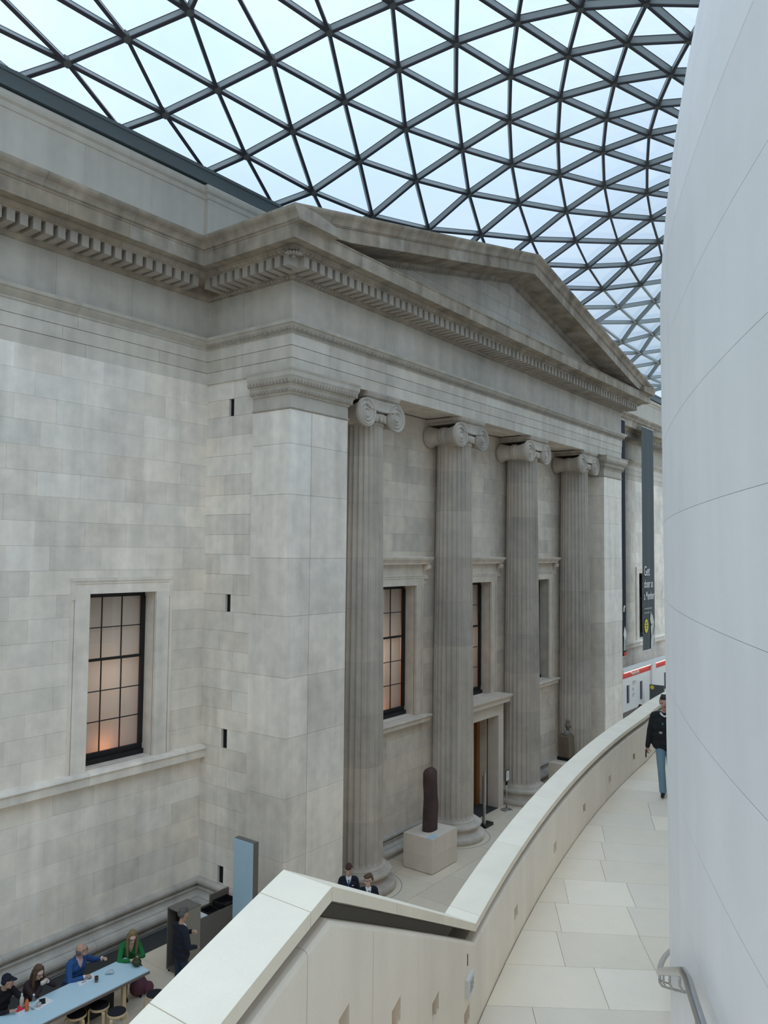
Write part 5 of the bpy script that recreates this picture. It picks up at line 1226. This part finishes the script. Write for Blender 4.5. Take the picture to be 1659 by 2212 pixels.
# walking man on the landing
wl_ = (14.97, 4.74, LZ); hd_ = toward(wl_, (3.0, 2.1))
def phone_hand(t, P, Hh, s):
    m = MB(); c = P(.325, .12, -.20); m.box(c.x-.012, c.x+.006, c.y-.035, c.y+.035, c.z-.075, c.z+.06); put(m, 'held_phone', 'black_paint', t)
def shirt_marks(t, P, Hh, s):
    m = MB(); m.ell(P(.03, .118, .33), (.024, .008, .045), 6, 5); put(m, 'chest_print', 'teal_print', t)
    m = MB(); m.ell(P(.065, .122, .20), (.038, .008, .038), 10, 5); put(m, 'chest_print', 'grey_print', t)
    m = MB(); m.tube([P(.075, .035, .525), P(.04, .075, .495), P(0, .09, .475), P(-.04, .075, .495), P(-.075, .035, .525)], .018, 8); put(m, 'collar', 'white_cloth', t)
person('man in black jacket and pale jeans walking on the landing, half behind the drum wall', wl_, hd_, 1.80, 'stand', hands=(((.325, .05, .80), (.5, -1, 0)), None), top='black_cloth', low='denim', shoe='black_cloth', style='short',
       grip=(.8, .5), feet=((.03, .17, .075), (-.09, -.16, .075)), bulk=1.06, jacket=True, extra=[phone_hand, shirt_marks])
# two boys in dark blazers at the foot of the nearest column
b1 = (14.03, 11.58, 0); b2 = (13.83, 10.86, 0)
person('boy in dark blazer and tie facing forward, left of the two boys', b1, toward(b1, (2, 1)), 1.62, top='navy_cloth', low='black_cloth', skin='skin_pale', hair='hair_red', style='fringe', collar='white_cloth', nod=-.25, turn=-.1, extra=[tie])
person('boy in dark blazer and glasses looking aside, right of the two boys', b2, toward(b2, (4, -2)), 1.64, top='navy_cloth', low='black_cloth', skin='skin_pale', hair='hair_brown', style='fringe', collar='white_cloth', turn=-.95, extra=[tie, glasses])
# the cafe table
def L2(loc, hd, p):                                     # world point into a person's frame
    d = Vector(p)-Vector(loc); c, s = math.cos(-hd), math.sin(-hd); return Vector((d.x*c-d.y*s, d.x*s+d.y*c, d.z))
def seated(label, loc, look, rh, lh, **k):
    hd = toward(loc, look); return person(label, (loc[0], loc[1], 0), hd, hands=((L2((loc[0], loc[1], 0), hd, rh), Vector((.7, -.3, -.6))), (L2((loc[0], loc[1], 0), hd, lh), Vector((-.7, -.3, -.6)))), pose='sit', **k)
seated('woman with long fair hair in a green cardigan leaning on the table end', (9.70, 13.72), (9.2, 12.0), (9.44, 13.24, .80), (9.60, 13.22, .80), H=1.62, lean=26, nod=-.25, turn=-.15, top='green_knit', low='black_cloth', skin='skin_pale', hair='hair_fair', style='long', woman=True, collar='skin_pale', bulk=1.06, extra=[glasses], grip=(.5, .6))
seated('balding man in a blue fleece twisting round to look at the wall', (8.60, 13.84), (8.95, 12.0), (8.56, 13.40, .80), (9.04, 13.56, .90), H=1.68, lean=17, turn=.9, nod=.22, top='blue_fleece', low='dark_denim', hair='hair_grey', style='bald', collar='pink_cloth', cuff='white_cloth', extra=[glasses], grip=(.6, .7), bulk=1.08)
def sandwich(t, P, Hh, s):
    m = MB(); c = Hh(.0, .19, -.10); m.box(c.x-.045, c.x+.045, c.y-.02, c.y+.02, c.z-.03, c.z+.035); put(m, 'held_sandwich', 'cream_print', t)
seated('woman with long hair and glasses in dark brown, eating at the table', (7.76, 13.86), (8.0, 12.0), (7.81, 13.50, .96), (7.91, 13.50, .96), H=1.58, lean=20, nod=-.28, top='brown_cloth', low='black_cloth', skin='skin_pale', hair='hair_brown', style='long', woman=True, extra=[glasses, sandwich], grip=(.9, .9), cuff='white_cloth')
seated('person in a dark baseball cap and black top at the left end of the table', (7.22, 13.92), (7.6, 12.0), (7.16, 13.42, .80), (7.46, 13.42, .80), H=1.62, lean=18, turn=.75, nod=-.1, top='black_cloth', low='tan_cloth', hair='hair_dark', style='cap', grip=(.5, .5))
# man by the kiosk
km = (10.16, 12.62, 0); kh = toward(km, (12.6, 12.2))
person('grey-haired man in a navy jacket and jeans standing before the open cabinet', km, kh, 1.67, hands=(((.22, .20, .98), (.6, -.6, -.4)), ((-.02, .24, 1.18), (-.8, -.2, -.5))), top='navy_cloth', low='dark_denim', hair='hair_grey', style='short', collar='white_cloth', bulk=1.1, jacket=True, turn=-.1, nod=-.2, grip=(.6, .9), step=.06)
hp_ = (37.0, 12.85, 0)
person('distant person with dark reddish hair behind the far coping, only the head in view', hp_, toward(hp_, (39, 14)), 1.66, top='black_cloth', low='black_cloth', hair='hair_red', style='long', woman=True)
